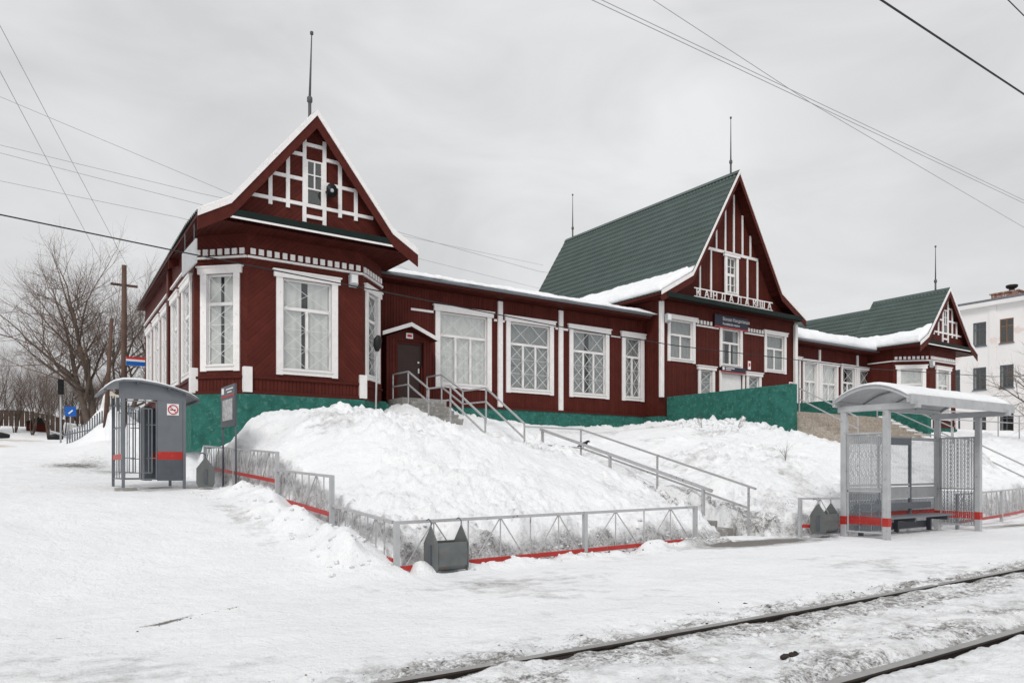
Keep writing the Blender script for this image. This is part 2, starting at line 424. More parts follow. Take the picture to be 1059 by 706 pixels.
def edge_y(x): return np.interp(x, [4.66,12,12.9,13.1,14.1,14.3,16,20,30,50], [9.78,10.48,10.7,11.3,11.3,10.45,10.05,9.95,11.3,13])
def step_low(y): return np.floor(np.clip((y-11.45)/0.46, 0, 12))*0.145 + 0.0
def ground_h(x, y, rough=True):
    x = np.asarray(x, float); y = np.asarray(y, float)
    L = 0
    for d in (-0.9, -0.45, 0, 0.45, 0.9):
        L = L + np.interp(y+d, [-60,9.0,10,12,15,17,20,30,45,60,120,700], [0,0,.1,.5,.93,.98,1.08,1.6,2.7,3.5,5,6])/5
    L = np.where(x > 4.7, np.where(y < 10.2, 0, L), L)
    L = L*sst(5.6, 4.6, x) + 0.0
    m = sst(4.7, 4.92, x + 0.07*fbm(y*2.2, x*0+3, 3)) * sst(0, 0.3, y-edge_y(x) + 0.1*fbm(x*2.0, y*0+1, 3))
    R = hill(x, y)
    if rough:
        R = R + 0.18*fbm(x*0.55, y*0.55, 4) + (0.13*fbm(x*1.9+5, y*1.9, 5, .55) + 0.3*np.abs(fbm(x*2.6, y*2.6+3, 5, .66)) - .04)*(.4+.95*sst(.3,.7,vnoise(x*.42+3,y*.42)))*np.where((x > 14.4) & (x < 20) & (y > 16), .35, 1)
    # trodden stair corridors
    low = (x > 13.12) & (x < 14.08) & (y > 10.9) & (y < 17.3)
    st = np.where(y < 12.85, step_low(y)-0.16, np.interp(y, [12.85,13.1,17.3], [.3,.58,1.84]))
    R = np.where(low, np.minimum(R, st), R)
    R = np.where((x > 11.3) & (x < 12.42) & (y > 17.7) & (y < 23.6), np.minimum(R, np.interp(y, [17.7,19.4,20.8,22.4,24], [1.9,2.9,2.98,3.5,3.5])-0.08), R)
    R = np.where((x > 24.2) & (x < 31.3) & (y > 16.6) & (y < 23.3), np.minimum(R, 3.2), R)
    h = L*(1-m) + R*m
    # ploughed ridge outside the side fence, drift against the front fence
    ridge = np.exp(-((x-4.15-0.12*np.sin(y*1.3))/0.42)**2) * sst(9.0, 10.0, y) * sst(19, 15, y)
    h = h + (1-m)*ridge*(0.2 + 0.2*fbm(x*2.2, y*2.2, 3)*1.4)
    corner = np.exp(-((x-4.3)/0.55)**2 - ((y-10.3)/1.1)**2); h = h + (1-m)*corner*0.12
    dr = np.exp(-((y-edge_y(x)+0.25)/0.22)**2) * ((x > 4.9) & (x < 12.5)); h = h + (1-m)*dr*np.clip(0.09+0.22*fbm(x*1.6, y*1.6+8, 3), 0, .3)
    # heap and bank under the far trees
    h = h + 2.2*np.exp(-((x-5.1)/1.25)**2 - ((y-46)/2.6)**2) + 0.7*np.exp(-((x-4.2)/1.6)**2-((y-36)/3.0)**2)
    h = h + 1.2*sst(62, 75, y)*sst(8, 2, x)
    # trodden platform: soft unevenness
    if rough:
        h = h + (1-m)*(0.035*fbm(x*0.5, y*0.5, 3) + 0.02*fbm(x*2.2, y*2.2+4, 5, .62))
        near = sst(26, 18, np.abs(x)) * (1-m)
        ry = RAIL_Y(x)
        zone = sst(1.2, 0.5, np.abs(y-(ry-GAUGE/2)) - GAUGE/2 - 0.0)
        rr = fbm(x*3.6, y*3.6, 5, .68)
        far = np.exp(-((y-ry-0.22)/0.28)**2)
        h = h + near*(zone*0.05*rr + far*0.1*np.clip(fbm(x*4+9, y*4, 4, .6), -.3, 1))
        h = h + near*0.014*sst(0.26, 0.14, np.abs(y-ry+0.16)) - near*0.02*sst(.1,.05,np.abs(y-ry))
        h = h - near*0.06*sst(0.24, 0.12, np.abs(y-(ry-GAUGE)-0.15)) - near*.03*sst(.07,.035,np.abs(y-(ry-GAUGE)))
        h = h + near*0.03*sst(0.0, -0.05, y-(ry-GAUGE))
    return h
def gz(x, y): return float(ground_h(np.array([[x]]), np.array([[y]]), True)[0,0])

def axis(segs):
    out = []
    for a, b, d in segs:
        k = max(1, int(round((b-a)/d))); out += list(a + (b-a)*np.arange(k)/k)
    out.append(segs[-1][1]); return np.array(out)
gx = axis([(-900,-120,130),(-120,-30,10),(-30,-6,1.5),(-6,0,.16),(0,15,.06),(15,34,.1),(34,52,.6),(52,110,4),(110,900,130)])
gy = axis([(-300,-20,70),(-20,0,2.0),(0,2.2,.2),(2.2,6.4,.04),(6.4,12.5,.065),(12.5,25,.1),(25,36,.5),(36,64,.45),(64,110,3),(110,1400,160)])
GX, GY = np.meshgrid(gx, gy)
GZ = ground_h(GX, GY)
# colour masks: R dirt and painted contact shade, G sand, B ice / wet slush
ry = RAIL_Y(GX)
D = 0.42*np.exp(-((GY-ry-0.14)/0.2)**2) + 0.26*np.exp(-((GY-ry-0.45)/0.35)**2) + 0.48*np.exp(-((GY-ry+0.25)/0.3)**2) + 0.75*np.exp(-((GY-ry+GAUGE-0.18)/0.13)**2) + 0.4*np.exp(-((GY-ry+GAUGE-0.42)/0.2)**2) + 0.22*((GY < ry) & (GY > ry-GAUGE))
D = D*(0.15+1.3*np.clip(vnoise(GX*1.6, GY*3.5+4)+.1, 0, 1))
D = np.minimum(D*1.1, .6)*sst(45, 20, np.abs(GX))
for (cx, cy, sx, sy, a, rot) in ((1.4,8.0,.32,.085,1.0,.45),(2.1,8.3,.5,.06,.6,.45),(.55,7.85,.22,.05,.6,.2),(-.1,7.0,.2,.06,.4,0)):
    dx = (GX-cx)*math.cos(rot)+(GY-cy)*math.sin(rot); dy = -(GX-cx)*math.sin(rot)+(GY-cy)*math.cos(rot)
    D = np.maximum(D, a*np.exp(-(dx/sx)**2-(dy/sy)**2))
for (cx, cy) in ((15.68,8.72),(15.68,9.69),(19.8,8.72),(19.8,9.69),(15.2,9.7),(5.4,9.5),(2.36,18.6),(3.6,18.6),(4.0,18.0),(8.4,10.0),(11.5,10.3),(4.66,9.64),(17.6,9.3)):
    D = np.maximum(D, .55*np.exp(-((GX-cx)/.2)**2-((GY-cy+.04)/.15)**2))  # contact shade painted into the snow at feet of posts and bins
ey = edge_y(GX)
face = np.exp(-((GY-ey-0.1)/0.16)**2)*(GX > 4.8)*(GX < 33)
sface = np.exp(-((GX-4.82)/0.12)**2)*(GY > 10)*(GY < 21)
bank = np.exp(-((GX-14.35)/0.3)**2)*sst(10.5,11,GY)*sst(15,13,GY)
bank2 = np.exp(-((GX-12.95)/0.22)**2)*sst(11.5,12,GY)*sst(15,13,GY)
D = np.maximum(D, 0.46*face*(GX < 13) + 0.36*face*(GX > 14.1)*(GX < 16)); D = np.maximum(D, 0.3*sface); D = np.maximum(D, .42*np.exp(-((GX-15.6)/1.0)**2-((GY-10.9)/.7)**2)*(GY>ey)); D = np.maximum(D, .8*np.exp(-((GX-14.5)/.35)**2-((GY-10.75)/.25)**2)); D = np.maximum(D, .62*np.exp(-((GY-ey+.02)/.07)**2)*(GX>5.2)*(GX<12.3)*vnoise(GX*1.7,GY*0+2)); D = np.maximum(D, .4*np.exp(-((GX-3.0)/.6)**2-((GY-19.2)/.7)**2)); D = np.maximum(D, 0.62*bank); D = np.maximum(D, .6*bank2)
D = np.maximum(D, 0.8*np.exp(-((GX-2.6)/1.4)**2-((GY-29)/5)**2)*(GY > 20)*(.4+vnoise(GX*.9,GY*.5)))
D = np.maximum(D, 0.5*np.exp(-((GX-17.6)/1.9)**2-((GY-9.3)/.4)**2))
I = 0.82*face + 0.75*sface + 0.5*bank
I = np.maximum(I, 1.9*np.exp(-((GX-12.9)/1.9)**2-((GY-9.85)/.5)**2)*np.maximum(sst(.02,-.12,GY-ey),(GX>13.1)*(GX<14.1)))
I = np.maximum(I, 0.9*np.exp(-((GX-12.2)/1.2)**2-((GY-10.0)/.28)**2)); I = np.maximum(I, 1.2*np.exp(-((GX-22.5)/2.2)**2-((GY-9.0)/.35)**2))
I = np.maximum(I, 0.5*np.exp(-((GX-3.45)/.35)**2-((GY-13.2)/2.2)**2)); I = np.maximum(I, 0.35*np.exp(-((GX-9)/4)**2-((GY-9.7)/.3)**2))
I = np.maximum(I, 0.6*np.exp(-((GX-2.9)/.8)**2-((GY-18.5)/.7)**2)); I = np.maximum(I, .62*vnoise(GX*.35+7,GY*.6)**2*(GY<9.9)*(.6+.8*vnoise(GX*1.3,GY*2.5))*(np.abs(GX)<40))
I = np.maximum(I, 0.42*sst(.8,.3,GY-ry)*(GY>ry-GAUGE-.3)*(np.abs(GX)<40)); I = np.maximum(I, .46*(GY > ey+.3)*(GX > 5)*(GX<34)*vnoise(GX*.8,GY*.8+3)**1.5*(.5+vnoise(GX*.25+4,GY*.25)))
Sd = np.maximum(0.95*np.exp(-((GX-.6)/2.6)**2-((GY-56)/3.5)**2), 0.8*np.exp(-((GX-.2)/.9)**2-((GY-44)/2)**2)); Sd = np.maximum(Sd, .8*np.exp(-((GX-5.3)/.8)**2-((GY-45.0)/1.2)**2))
Sd = np.maximum(Sd, 0.3*np.exp(-((GY-ry+.9)/.4)**2)*(GX > 5)*(np.abs(GX) < 30))
nx, ny = len(gx), len(gy)
me = bpy.data.meshes.new('ground')
idx = np.arange(nx*ny).reshape(ny, nx)
quads = np.stack([idx[:-1,:-1], idx[:-1,1:], idx[1:,1:], idx[1:,:-1]], -1).reshape(-1, 4)
me.vertices.add(nx*ny); me.vertices.foreach_set('co', np.stack([GX, GY, GZ], -1).astype(np.float32).ravel())
me.loops.add(quads.size); me.loops.foreach_set('vertex_index', quads.astype(np.int32).ravel())
me.polygons.add(len(quads)); me.polygons.foreach_set('loop_start', np.arange(0, quads.size, 4, dtype=np.int32))
me.polygons.foreach_set('use_smooth', np.ones(len(quads), bool))
me.update(calc_edges=True)
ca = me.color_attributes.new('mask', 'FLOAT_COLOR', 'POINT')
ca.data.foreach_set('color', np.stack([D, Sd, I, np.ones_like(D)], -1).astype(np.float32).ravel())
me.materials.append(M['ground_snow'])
ground = link('ground', me); ground['kind'] = 'structure'; ground['label'] = 'snow-covered ground rising from the tracks to the station'

# ------------------------------------------------------------------ the station building
BZ = 3.8                                     # top of the green plinth
station = thing('station_building', 'long dark-red wooden station with white trim and three green gabled roofs', 'building', (27, 28, 3.3))

def wall(mat_lo, mat_hi, x, y, ang, length, z0, z1, holes=(), zs=None, centre=True, depth=0.22, name='wall'):
    """a boarded wall with real openings; local x along it, local -y outwards; x, y = its centre"""
    zs = z0 if zs is None else zs
    hw = length/2
    xs = sorted({-hw, hw} | {h[i] for h in holes for i in (0, 1)})
    zz = sorted({z0, z1, zs} | {h[i] for h in holes for i in (2, 3)})
    b = MB()
    for a, c in zip(xs, xs[1:]):
        for e, g in zip(zz, zz[1:]):
            mx, mz = (a+c)/2, (e+g)/2
            if any(h[0] < mx < h[1] and h[2] < mz < h[3] for h in holes): continue
            b.mat(0 if mz < zs else 1)
            b.add([(a,0,e),(c,0,e),(c,0,g),(a,0,g)], [(0,1,2,3)])
    b.mat(2)
    for h in holes:
        x0, x1, e, g = h
        b.add([(x0,0,e),(x0,depth,e),(x0,depth,g),(x0,0,g),(x1,0,e),(x1,depth,e),(x1,depth,g),(x1,0,g)],
              [(0,3,2,1),(4,5,6,7),(0,1,5,4),(3,7,6,2)])
    return obj(name, b, [mat_lo, mat_hi, M['white']], station, frame(x, y, 0, ang))

_wc = {}
def win_meshes(w, h, nl, rows, tr, cw, curt, top_x, pale=False):
    key = (round(w,2), round(h,2), nl, rows, tr, cw, curt, top_x, pale)
    if key in _wc: return _wc[key]
    ow, oh = w/2-cw, h-cw                     # opening: +-ow, z cw..oh-?
    z0, z1 = cw*0.85, h-cw
    c = MB()                                  # casing boards
    c.box(-w/2, -ow, -.05, .015, 0, h-.02); c.box(ow, w/2, -.05, .015, 0, h-.02)
    c.box(-ow, ow, -.042, .015, .02, z0); c.box(-w/2-.07, w/2+.07, -.085, .012, h-cw*.92, h); c.box(-w/2-.11, w/2+.11, -.115, .01, h, h+.045)
    c.box(-ow-.03, ow+.03, -.075, .02, z0-.025, z0+.012)
    casing = c.mesh('window', M['white'])
    f = MB()                                  # sashes
    zt = z0 + (z1-z0)*tr; s = .05
    f.box(-ow, -ow+s, .05, .11, z0+.012, z1); f.box(ow-s, ow, .05, .11, z0+.012, z1); f.box(-ow+s, ow-s, .05, .11, z0+.012, z0+.012+s); f.box(-ow+s, ow-s, .05, .11, z1-s, z1)
    panes = []
    if tr < 1:
        f.box(-ow+s, ow-s, .045, .115, zt-.045, zt+.045)
        panes.append((-ow+s, ow-s, zt+.045, z1-s)); top = zt-.045
    else: top = z1-s
    lw = (2*ow-2*s)/nl
    for i in range(nl):
        xa, xb = -ow+s+i*lw, -ow+s+(i+1)*lw
        if i: f.box(xa-.04, xa+.04, .047, .113, z0+.012+s, top)
        panes.append((xa+(.04 if i else 0), xb-(.04 if i < nl-1 else 0), z0+.012+s, top))
    sash = f.mesh('sash', M['white'])
    pm_ = []
    for (a, b_, e, g) in panes:
        q = MB(); q.box(a-.006, b_+.006, .075, .081, e-.006, g+.006); pm_.append(q.mesh('pane', M['glass']))
    gr = None
    if rows:
        q = MB(); r = .0105
        def cross(a, b_, e, g):
            q.bar((a,.0,e), (b_,.0,g), r*1.6, r); q.bar((a,.012,g), (b_,.012,e), r*1.6, r)
        if tr < 1:
            a, b_, e, g = panes[0]
            for k in range(top_x): cross(a+(b_-a)*k/top_x, a+(b_-a)*(k+1)/top_x, e-.03, g+.03)
        for (a, b_, e, g) in panes[(1 if tr < 1 else 0):]:
            for k in range(rows): cross(a-.02, b_+.02, e+(g-e)*k/rows, e+(g-e)*(k+1)/rows)
        e, g = panes[-1][2], panes[-1][3]
        for k in range(1, rows): q.bar((-ow,.02,e+(g-e)*k/rows), (ow,.02,e+(g-e)*k/rows), r*1.4, r)
        for sx in (-ow+.01, ow-.01): q.bar((sx,.02,z0), (sx,.02,z1), r*1.6, r)
        q.bar((-ow,.02,z1-.02), (ow,.02,z1-.02), r*1.6, r); q.bar((-ow,.02,z0+.03), (ow,.02,z0+.03), r*1.6, r)
        gr = q.mesh('grille', M['white_metal'])
    cu = None
    if curt:
        vs, fs = [], []
        spans = {'full': [(-ow, ow)], 'gap': [(-ow, -ow*.18), (ow*.08, ow)], 'low': [(-ow, ow)], 'side': [(-ow, -ow*.45), (ow*.5, ow)]}[curt]
        zt2 = z1 if curt != 'low' else z0+(z1-z0)*.36
        for a, b_ in spans:
            n_ = max(10, int((b_-a)/.022)); o_ = len(vs)
            for i in range(n_+1):
                xx = a+(b_-a)*i/n_; yy = .15+.016*math.sin(xx*26+w*7)+.006*math.sin(xx*11+h)
                vs += [(xx, yy, z0), (xx, yy*.98+.004, zt2)]
            fs += [(o_+2*i, o_+2*i+2, o_+2*i+3, o_+2*i+1) for i in range(n_)]
        q = MB(); q.add(vs, fs); cu = q.mesh('curtain', M['curtain' if pale else 'curtain_grey'], True)
    _wc[key] = (casing, sash, pm_, gr, cu, (ow, z0, z1))
    return _wc[key]

def window(px, py, z, ang, w, h, nl=2, rows=3, tr=.68, cw=.19, curt='full', top_x=2, pale=False):
    """px, py: centre of the casing on the wall face; returns the opening as (local half width, z0, z1)"""
    casing, sash, ps, gr, cu, op = win_meshes(w, h, nl, rows, tr, cw, curt, top_x, pale)
    o = obj('window', casing, None, station, frame(px, py, z, ang))
    obj('sash', sash, None, o, local=True)
    for p in ps: obj('pane', p, None, o, local=True)
    if gr: obj('grille', gr, None, o, local=True)
    if cu: obj('curtain', cu, None, o, local=True)
    return op
def hole(xc, z, w, h, cw=.19): return (xc-(w/2-cw), xc+(w/2-cw), z+cw*.85, z+h-cw)

def facade(x0, x1, y, z0, z1, wins, lo, hi, zs, extra=()):
    """a front wall along X with its windows: wins = (x0, x1, z, height, options)"""
    xc = (x0+x1)/2
    wall(lo, hi, xc, y, 0, x1-x0, z0, z1, [hole((a+b)/2-xc, z, b-a, h, o.get('cw', .19)) for a, b, z, h, o in wins] + [(a-xc, b-xc, c, d) for a, b, c, d in extra], zs)
    for a, b, z, h, o in wins: window((a+b)/2, y, z, 0, b-a, h, **o)

def bx(name, mat, *boxes, bev=0, parent=None):
    b = MB()
    for q in boxes: b.box(*q)
    return obj(name, b, mat, parent or station, bev=bev)

# ---- wings
YW = 24.1
W1 = [(13.18,15.6,4.46,2.96,dict(nl=3, curt='full', top_x=2, pale=True)), (16.28,18.58,4.46,2.93,dict(nl=3, curt='full')),
      (19.4,21.55,4.46,2.93,dict(nl=3, curt='gap')), (22.3,23.6,4.46,2.93,dict(nl=2, curt='full', top_x=1))]
facade(10.3, 23.75, YW, BZ, 8.1, W1, M['red_v'], M['red_v'], BZ)
W2 = [(33.5,34.95,3.95,3.4,dict(cw=.13, pale=True, nl=2, curt='full', top_x=1)), (35.15,36.5,3.95,3.33,dict(cw=.13, pale=True, nl=2, curt='full', top_x=1)), (36.75,38.35,3.95,3.3,dict(cw=.13, pale=True, nl=2, curt='full', top_x=2)),
      (38.65,40.1,4.46,2.82,dict(cw=.13, nl=2, curt='gap', top_x=1)), (40.35,41.6,4.46,2.8,dict(cw=.13, nl=2, curt='full', top_x=1))]
facade(33.2, 42.1, YW, BZ, 8.1, W2, M['red_v'], M['red_v'], BZ)
for a, b in ((10.3, 23.75), (33.2, 42.1)):
    bx('plinth', M['plinth'], (a, b, YW-.07, YW+.3, 2.4, BZ-.004))
    bx('base_board', M['red_plain'], (a, b, YW-.1, YW+.02, BZ-.002, BZ+.07))
    bx('frieze_board', M['red_plain'], (a, b, YW-.045, YW+.02, 7.98, 8.12))
for xc in (15.99, 18.94, 36.62, 40.22):
    if xc < 30: bx('pilaster', M['white'], (xc-.105, xc+.105, YW-.075, YW+.02, BZ+.08, 7.92), bev=.006)
    else: bx('pilaster', M['white'], (xc-.07, xc+.07, YW-.075, YW+.02, BZ+.08, 7.92), bev=.006)
for a, b in ((12.2,13.1), (15.72,15.85), (16.13,16.2), (18.68,18.8), (19.08,19.32), (21.66,22.2)):
    bx('string_moulding', M['white'], (a, b, YW-.035, YW+.01, 7.14, 7.22))
# interior back walls and floors behind the glass
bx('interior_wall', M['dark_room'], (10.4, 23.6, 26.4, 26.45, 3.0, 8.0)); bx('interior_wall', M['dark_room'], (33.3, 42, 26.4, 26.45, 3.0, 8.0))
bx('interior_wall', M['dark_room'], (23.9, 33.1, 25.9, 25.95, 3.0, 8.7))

# ---- central block
YM, MX0, MX1 = 23.26, 23.69, 33.25
MC = 28.2
WM = [(24.2,25.95,6.22,2.0,dict(nl=2, rows=0, tr=.62, curt='full', cw=.16)), (27.6,29.2,6.22,1.95,dict(nl=2, rows=0, tr=.62, curt='side', cw=.16)), (30.85,32.55,6.22,2.0,dict(nl=2, rows=0, tr=.62, curt='full', cw=.16)),
      (26.15,27.25,4.3,1.85,dict(nl=1, rows=3, tr=1.0, curt='full', cw=.16)), (29.5,30.6,4.3,1.8,dict(nl=1, rows=3, tr=1.0, curt='full', cw=.16))]
facade(MX0, MX1, YM, BZ, 8.95, WM, M['red_v'], M['red_v'], BZ, extra=[(27.72, 29.22, BZ, 5.95)])
wall(M['red_v'], M['red_v'], MX0, (YM+35.2)/2, -math.pi/2, 35.2-YM, BZ, 8.95)
wall(M['red_v'], M['red_v'], MX1, (YM+35.2)/2, math.pi/2, 35.2-YM, BZ, 8.95)
bx('plinth', M['plinth'], (MX0-.06, MX1+.06, YM-.07, YM+.3, 2.4, BZ-.006)); bx('plinth', M['plinth'], (MX0-.07, MX0+.2, YM+.31, 24.02, 2.4, BZ-.005))
for xx in (MX0+.06, MX1-.04): bx('downpipe', M['white'], (xx-.1, xx+.1, YM-.17, YM-.02, 4.6, 8.75), bev=.02)
d = obj('door', MB().box(27.72,29.22,YM+.06,YM+.1,BZ,5.95), M['white'], station)
b = MB()
for x0, x1, z0, z1 in ((27.83,28.38,4.9,5.8),(28.56,29.11,4.9,5.8),(27.83,28.38,4.0,4.75),(28.56,29.11,4.0,4.75)): b.box(x0,x1,YM+.045,YM+.07,z0,z1)
obj('door_panel', b, M['white_metal'], d); bx('door_handle', M['black'], (28.5,28.53,YM+.02,YM+.05,4.75,4.95), parent=d)
bx('door_frame', M['white'], (27.58,27.72,YM-.05,YM+.1,BZ,6.05), (29.22,29.36,YM-.05,YM+.1,BZ,6.05), (27.72,29.22,YM-.05,YM+.1,5.95,6.05))
bx('string_moulding', M['white'], (26.02,27.5,YM-.05,YM+.01,7.93,8.0)); bx('string_moulding', M['white'], (29.35,30.78,YM-.05,YM+.01,7.93,8.0))
def dentils(p, q, z, h, w, gap, proj=.05):
    p, q = Vector((*p, 0)), Vector((*q, 0)); d = q-p; L = d.length; d.normalize(); n = Vector((d.y, -d.x, 0)); b = MB()
    k = int(L/(w+gap)); st = L/k
    for i in range(k):
        c = p + d*((i+.5)*st) + n*(proj/2)
        b.bar(c+Vector((0,0,z))-d*(w/2)*random.uniform(.92,1.04), c+Vector((0,0,z))+d*(w/2)*random.uniform(.92,1.04), proj, h*random.uniform(.95,1.03))
    o = obj('dentil_course', b, M['white'], station); o['kind'] = 'stuff'; return o
dentils((26.02,YM),(27.1,YM),8.13,.17,.12,.08); dentils((29.55,YM),(30.78,YM),8.13,.17,.12,.08)

# ---- gabled roofs
def tile_slope(p_top, p_bot, y0, y1, back_shift=0.0):
    """pressed-metal tile sheet between a ridge line and an eave line (both along Y); p = (x, z)"""
    (xt, zt), (xb, zb) = p_top, p_bot
    L = math.hypot(xb-xt, zb-zt); nr = max(1, round(L/.35)); per = .2; nw = round((y1-y0)/per)*4
    nxn, nzn = (zt-zb)/L, abs(xb-xt)/L; sg = 1 if xb > xt else -1
    vs, fs = [], []
    ys = np.linspace(y0, y1, nw+1); wave = .022*np.cos(ys*2*math.pi/per)
    rows = []
    for r in range(nr):
        for t, off in ((r/nr, .0), ((r+.88)/nr, .022), ((r+.985)/nr, .026)): rows.append((t, off))
    rows.append((1.0, 0.0))
    for t, off in rows:
        x, z = xt+(xb-xt)*t, zt+(zb-zt)*t
        for yy, wv in zip(ys, wave):
            o_ = .03+off+wv; vs.append((x+sg*nxn*o_, yy, z+nzn*o_))
    m_ = nw+1
    for i in range(len(rows)-1):
        for j in range(nw): fs.append((i*m_+j, i*m_+j+1, (i+1)*m_+j+1, (i+1)*m_+j) if sg < 0 else (i*m_+j, (i+1)*m_+j, (i+1)*m_+j+1, i*m_+j+1))
    return vs, fs

def gable_roof(xc, prof, y0, y1, th=.1, verge='white', barge=.3, back=False, tiles=True, left_shear=0.0):
    """prof: half section [(dx, z), ...] from ridge to eave"""
    r = MB()
    full = [(xc-dx, z) for dx, z in reversed(prof)] + [(xc+dx, z) for dx, z in prof[1:]]
    for (xa, za), (xb, zb) in zip(full, full[1:]):          # structural deck
        r.prism([(xa,y0,za-th),(xb,y0,zb-th),(xb,y0,zb),(xa,y0,za)], (0,y1-y0,0))
    deck = obj('roof', r, M['red_soffit'], station)
    if tiles:
        t = MB()
        for s in (-1, 1):
            for (da, za), (db, zb) in zip(prof, prof[1:]):
                vs, fs = tile_slope((xc+s*da, za), (xc+s*db, zb), y0-.03, y1+.03); t.add(vs, fs)
        obj('tile_sheet', t, M['roof'], deck, smooth=True)
    c = MB(); c.prism([(xc-.16,y0-.04,prof[0][1]-.1),(xc,y0-.04,prof[0][1]+.09),(xc+.16,y0-.04,prof[0][1]-.1),(xc,y0-.04,prof[0][1]+.02)], (0,y1-y0+.08,0))
    obj('ridge_cap', c, M['roof'], deck)
    for yy, sg in ((y0, -1),) + (((y1, 1),) if back else ()):
        w = MB(); bb = MB()
        for (xa, za), (xb, zb) in zip(full, full[1:]):
            w.prism([(xa,yy+sg*.035,za-.1),(xb,yy+sg*.035,zb-.1),(xb,yy+sg*.035,zb+.085),(xa,yy+sg*.035,za+.085)], (0,sg*.03,0))
            bb.prism([(xa,yy+sg*.005,za-.1-barge),(xb,yy+sg*.005,zb-.1-barge),(xb,yy+sg*.005,zb-.06),(xa,yy+sg*.005,za-.06)], (0,sg*.03,0))
        obj('verge_trim', w, M[verge], deck); obj('bargeboard', bb, M['red_plain'], deck)
    if left_shear:
        for o_ in [deck] + list(deck.children):
            me_ = o_.data
            for v_ in me_.vertices:
                k_ = min(1, max(0, (xc-v_.co.x)/3.24)); v_.co.x += left_shear*max(0, v_.co.y-22.5)/12.3*k_
    return deck

def finial(x, y, z, h, r=.035, lean=0):
    b = MB(); b.tube([(x,y,z-.4),(x,y,z+h*.22)], r*1.25, 8); b.tube([(x,y,z+h*.22),(x+lean,y,z+h)], [r*.95, r*.4], 8)
    b.tube([(x,y,z+h*.17),(x,y,z+h*.19),(x,y,z+h*.23),(x,y,z+h*.25)], [r*1.2,r*2.1,r*2.1,r*1.2], 8)
    b.tube([(x+lean,y,z+h-.07),(x+lean,y,z+h-.04),(x+lean,y,z+h+.03),(x+lean,y,z+h+.06)], [r*.4,r*1.3,r*1.3,r*.3], 8)
    return obj('finial_pole', b, M['pole_grey'], station, smooth=True)

def gable_wall(xc, y, pts, mat):
    """triangular boarded wall; pts in (dx, z)"""
    b = MB(); n = len(pts)
    b.add([(p[0], 0, p[1]) for p in pts] + [(p[0], .12, p[1]) for p in pts], [tuple(range(n)), tuple(range(2*n-1, n-1, -1))])
    return obj('gable_wall', b, mat, station, frame(xc, y, 0, 0))

# centre: apex z 15.15, kink, eave
PM = [(0,15.15),(3.12,10.02),(5.05,8.95)]
gable_roof(MC, PM, 22.62, 35.3, verge='white', back=True)
bx('soffit', M['red_soffit'], (MC-4.95, MC+4.95, 22.75, 24.6, 8.83, 8.9))
gable_wall(MC, 23.2, [(-4.5,8.9),(4.5,8.9),(3.0,9.98),(0,14.95),(-3.0,9.98)], M['red_v'])
b = MB(); b.prism([(23.5,22.66,8.86),(23.5,23.25,9.16),(23.5,23.25,9.06),(23.5,22.66,8.78)], (9.4,0,0)); pr = obj('pent_roof', b, M['roof_dark'], station)
bx('pent_roof_edge', M['roof_dark'], (23.5, 32.9, 22.56, 22.615, 8.82, 9.02), parent=pr)
# gable timbers
def timbers(xc, y, segs, w=.1, proj=.05, mat='white'):
    for (xa, za, xb, zb) in segs:
        b = MB(); b.bar((xc+xa, y-proj/2, za), (xc+xb, y-proj/2, zb), w, proj, up=(0,-1,0)); obj('timber_strip', b, M[mat], station, bev=.004)
Y2 = 23.2
timbers(MC, Y2, [(-2.05,11.53,2.05,11.53)], .13)
timbers(MC, Y2-.004, [(-1.5,11.6,-1.5,12.6),(-.92,11.6,-.92,13.45),(-.3,11.6,-.3,14.3),(.3,11.6,.3,14.3),(.92,11.6,.92,13.45),(1.5,11.6,1.5,12.6),
     (-2.02,9.3,-2.02,11.46),(-1.28,9.3,-1.28,11.46),(1.28,9.3,1.28,11.46),(2.02,9.3,2.02,11.46)], .09)
window(MC, Y2-.13, 9.55, 0, .95, 1.9, nl=2, rows=0, tr=.52, cw=.15, curt='', top_x=1)
b = MB()
for i in range(1, 4): b.box(MC-.33, MC+.33, Y2-.09, Y2-.06, 9.6+i*.42, 9.63+i*.42)
b.box(MC-.02, MC+.02, Y2-.089, Y2-.061, 9.7, 11.3); obj('glazing_bars', b, M['white'], station)
bx('dark_attic', M['dark_room'], (MC-.34,MC+.34,Y2-.03,Y2-.005,9.65,11.3))
# openwork rail carrying the big station letters
timbers(MC, Y2-.33, [(-2.75,9.5,2.75,9.5),(-2.75,9.13,2.75,9.13)], .05, .03)
def text_mesh(body, size, mat, depth=.006, align='CENTER'):
    cu = bpy.data.curves.new('lettering', 'FONT'); cu.body = body; cu.size = size; cu.align_x = align; cu.extrude = depth
    t = bpy.data.objects.new('lettering', cu); COL.objects.link(t); bpy.context.view_layer.update()
    me_ = bpy.data.meshes.new_from_object(t.evaluated_get(bpy.context.evaluated_depsgraph_get())); bpy.data.objects.remove(t)
    me_.materials.clear(); me_.materials.append(mat); return me_
def text_on(body, size, mat, x, y, z, parent, ang=0.0, align='CENTER', name='lettering', sx=1.0, depth=.006):
    me_ = text_mesh(body, size, mat, depth, align)
    return link(name, me_, parent, frame(x, y, z, ang) @ Matrix.Rotation(math.pi/2, 4, 'X') @ Matrix.Diagonal((sx,1,1,1)))
for i, ch in enumerate('КАНДАЛАКША'):
    text_on(ch, .45, M['white'], MC-2.5+i*5.0/9, Y2-.36, 9.16, station, name='station_letter', depth=.015)
finial(MC, 23.1, 15.2, 2.6); finial(MC, 34.7, 15.2, 2.5)

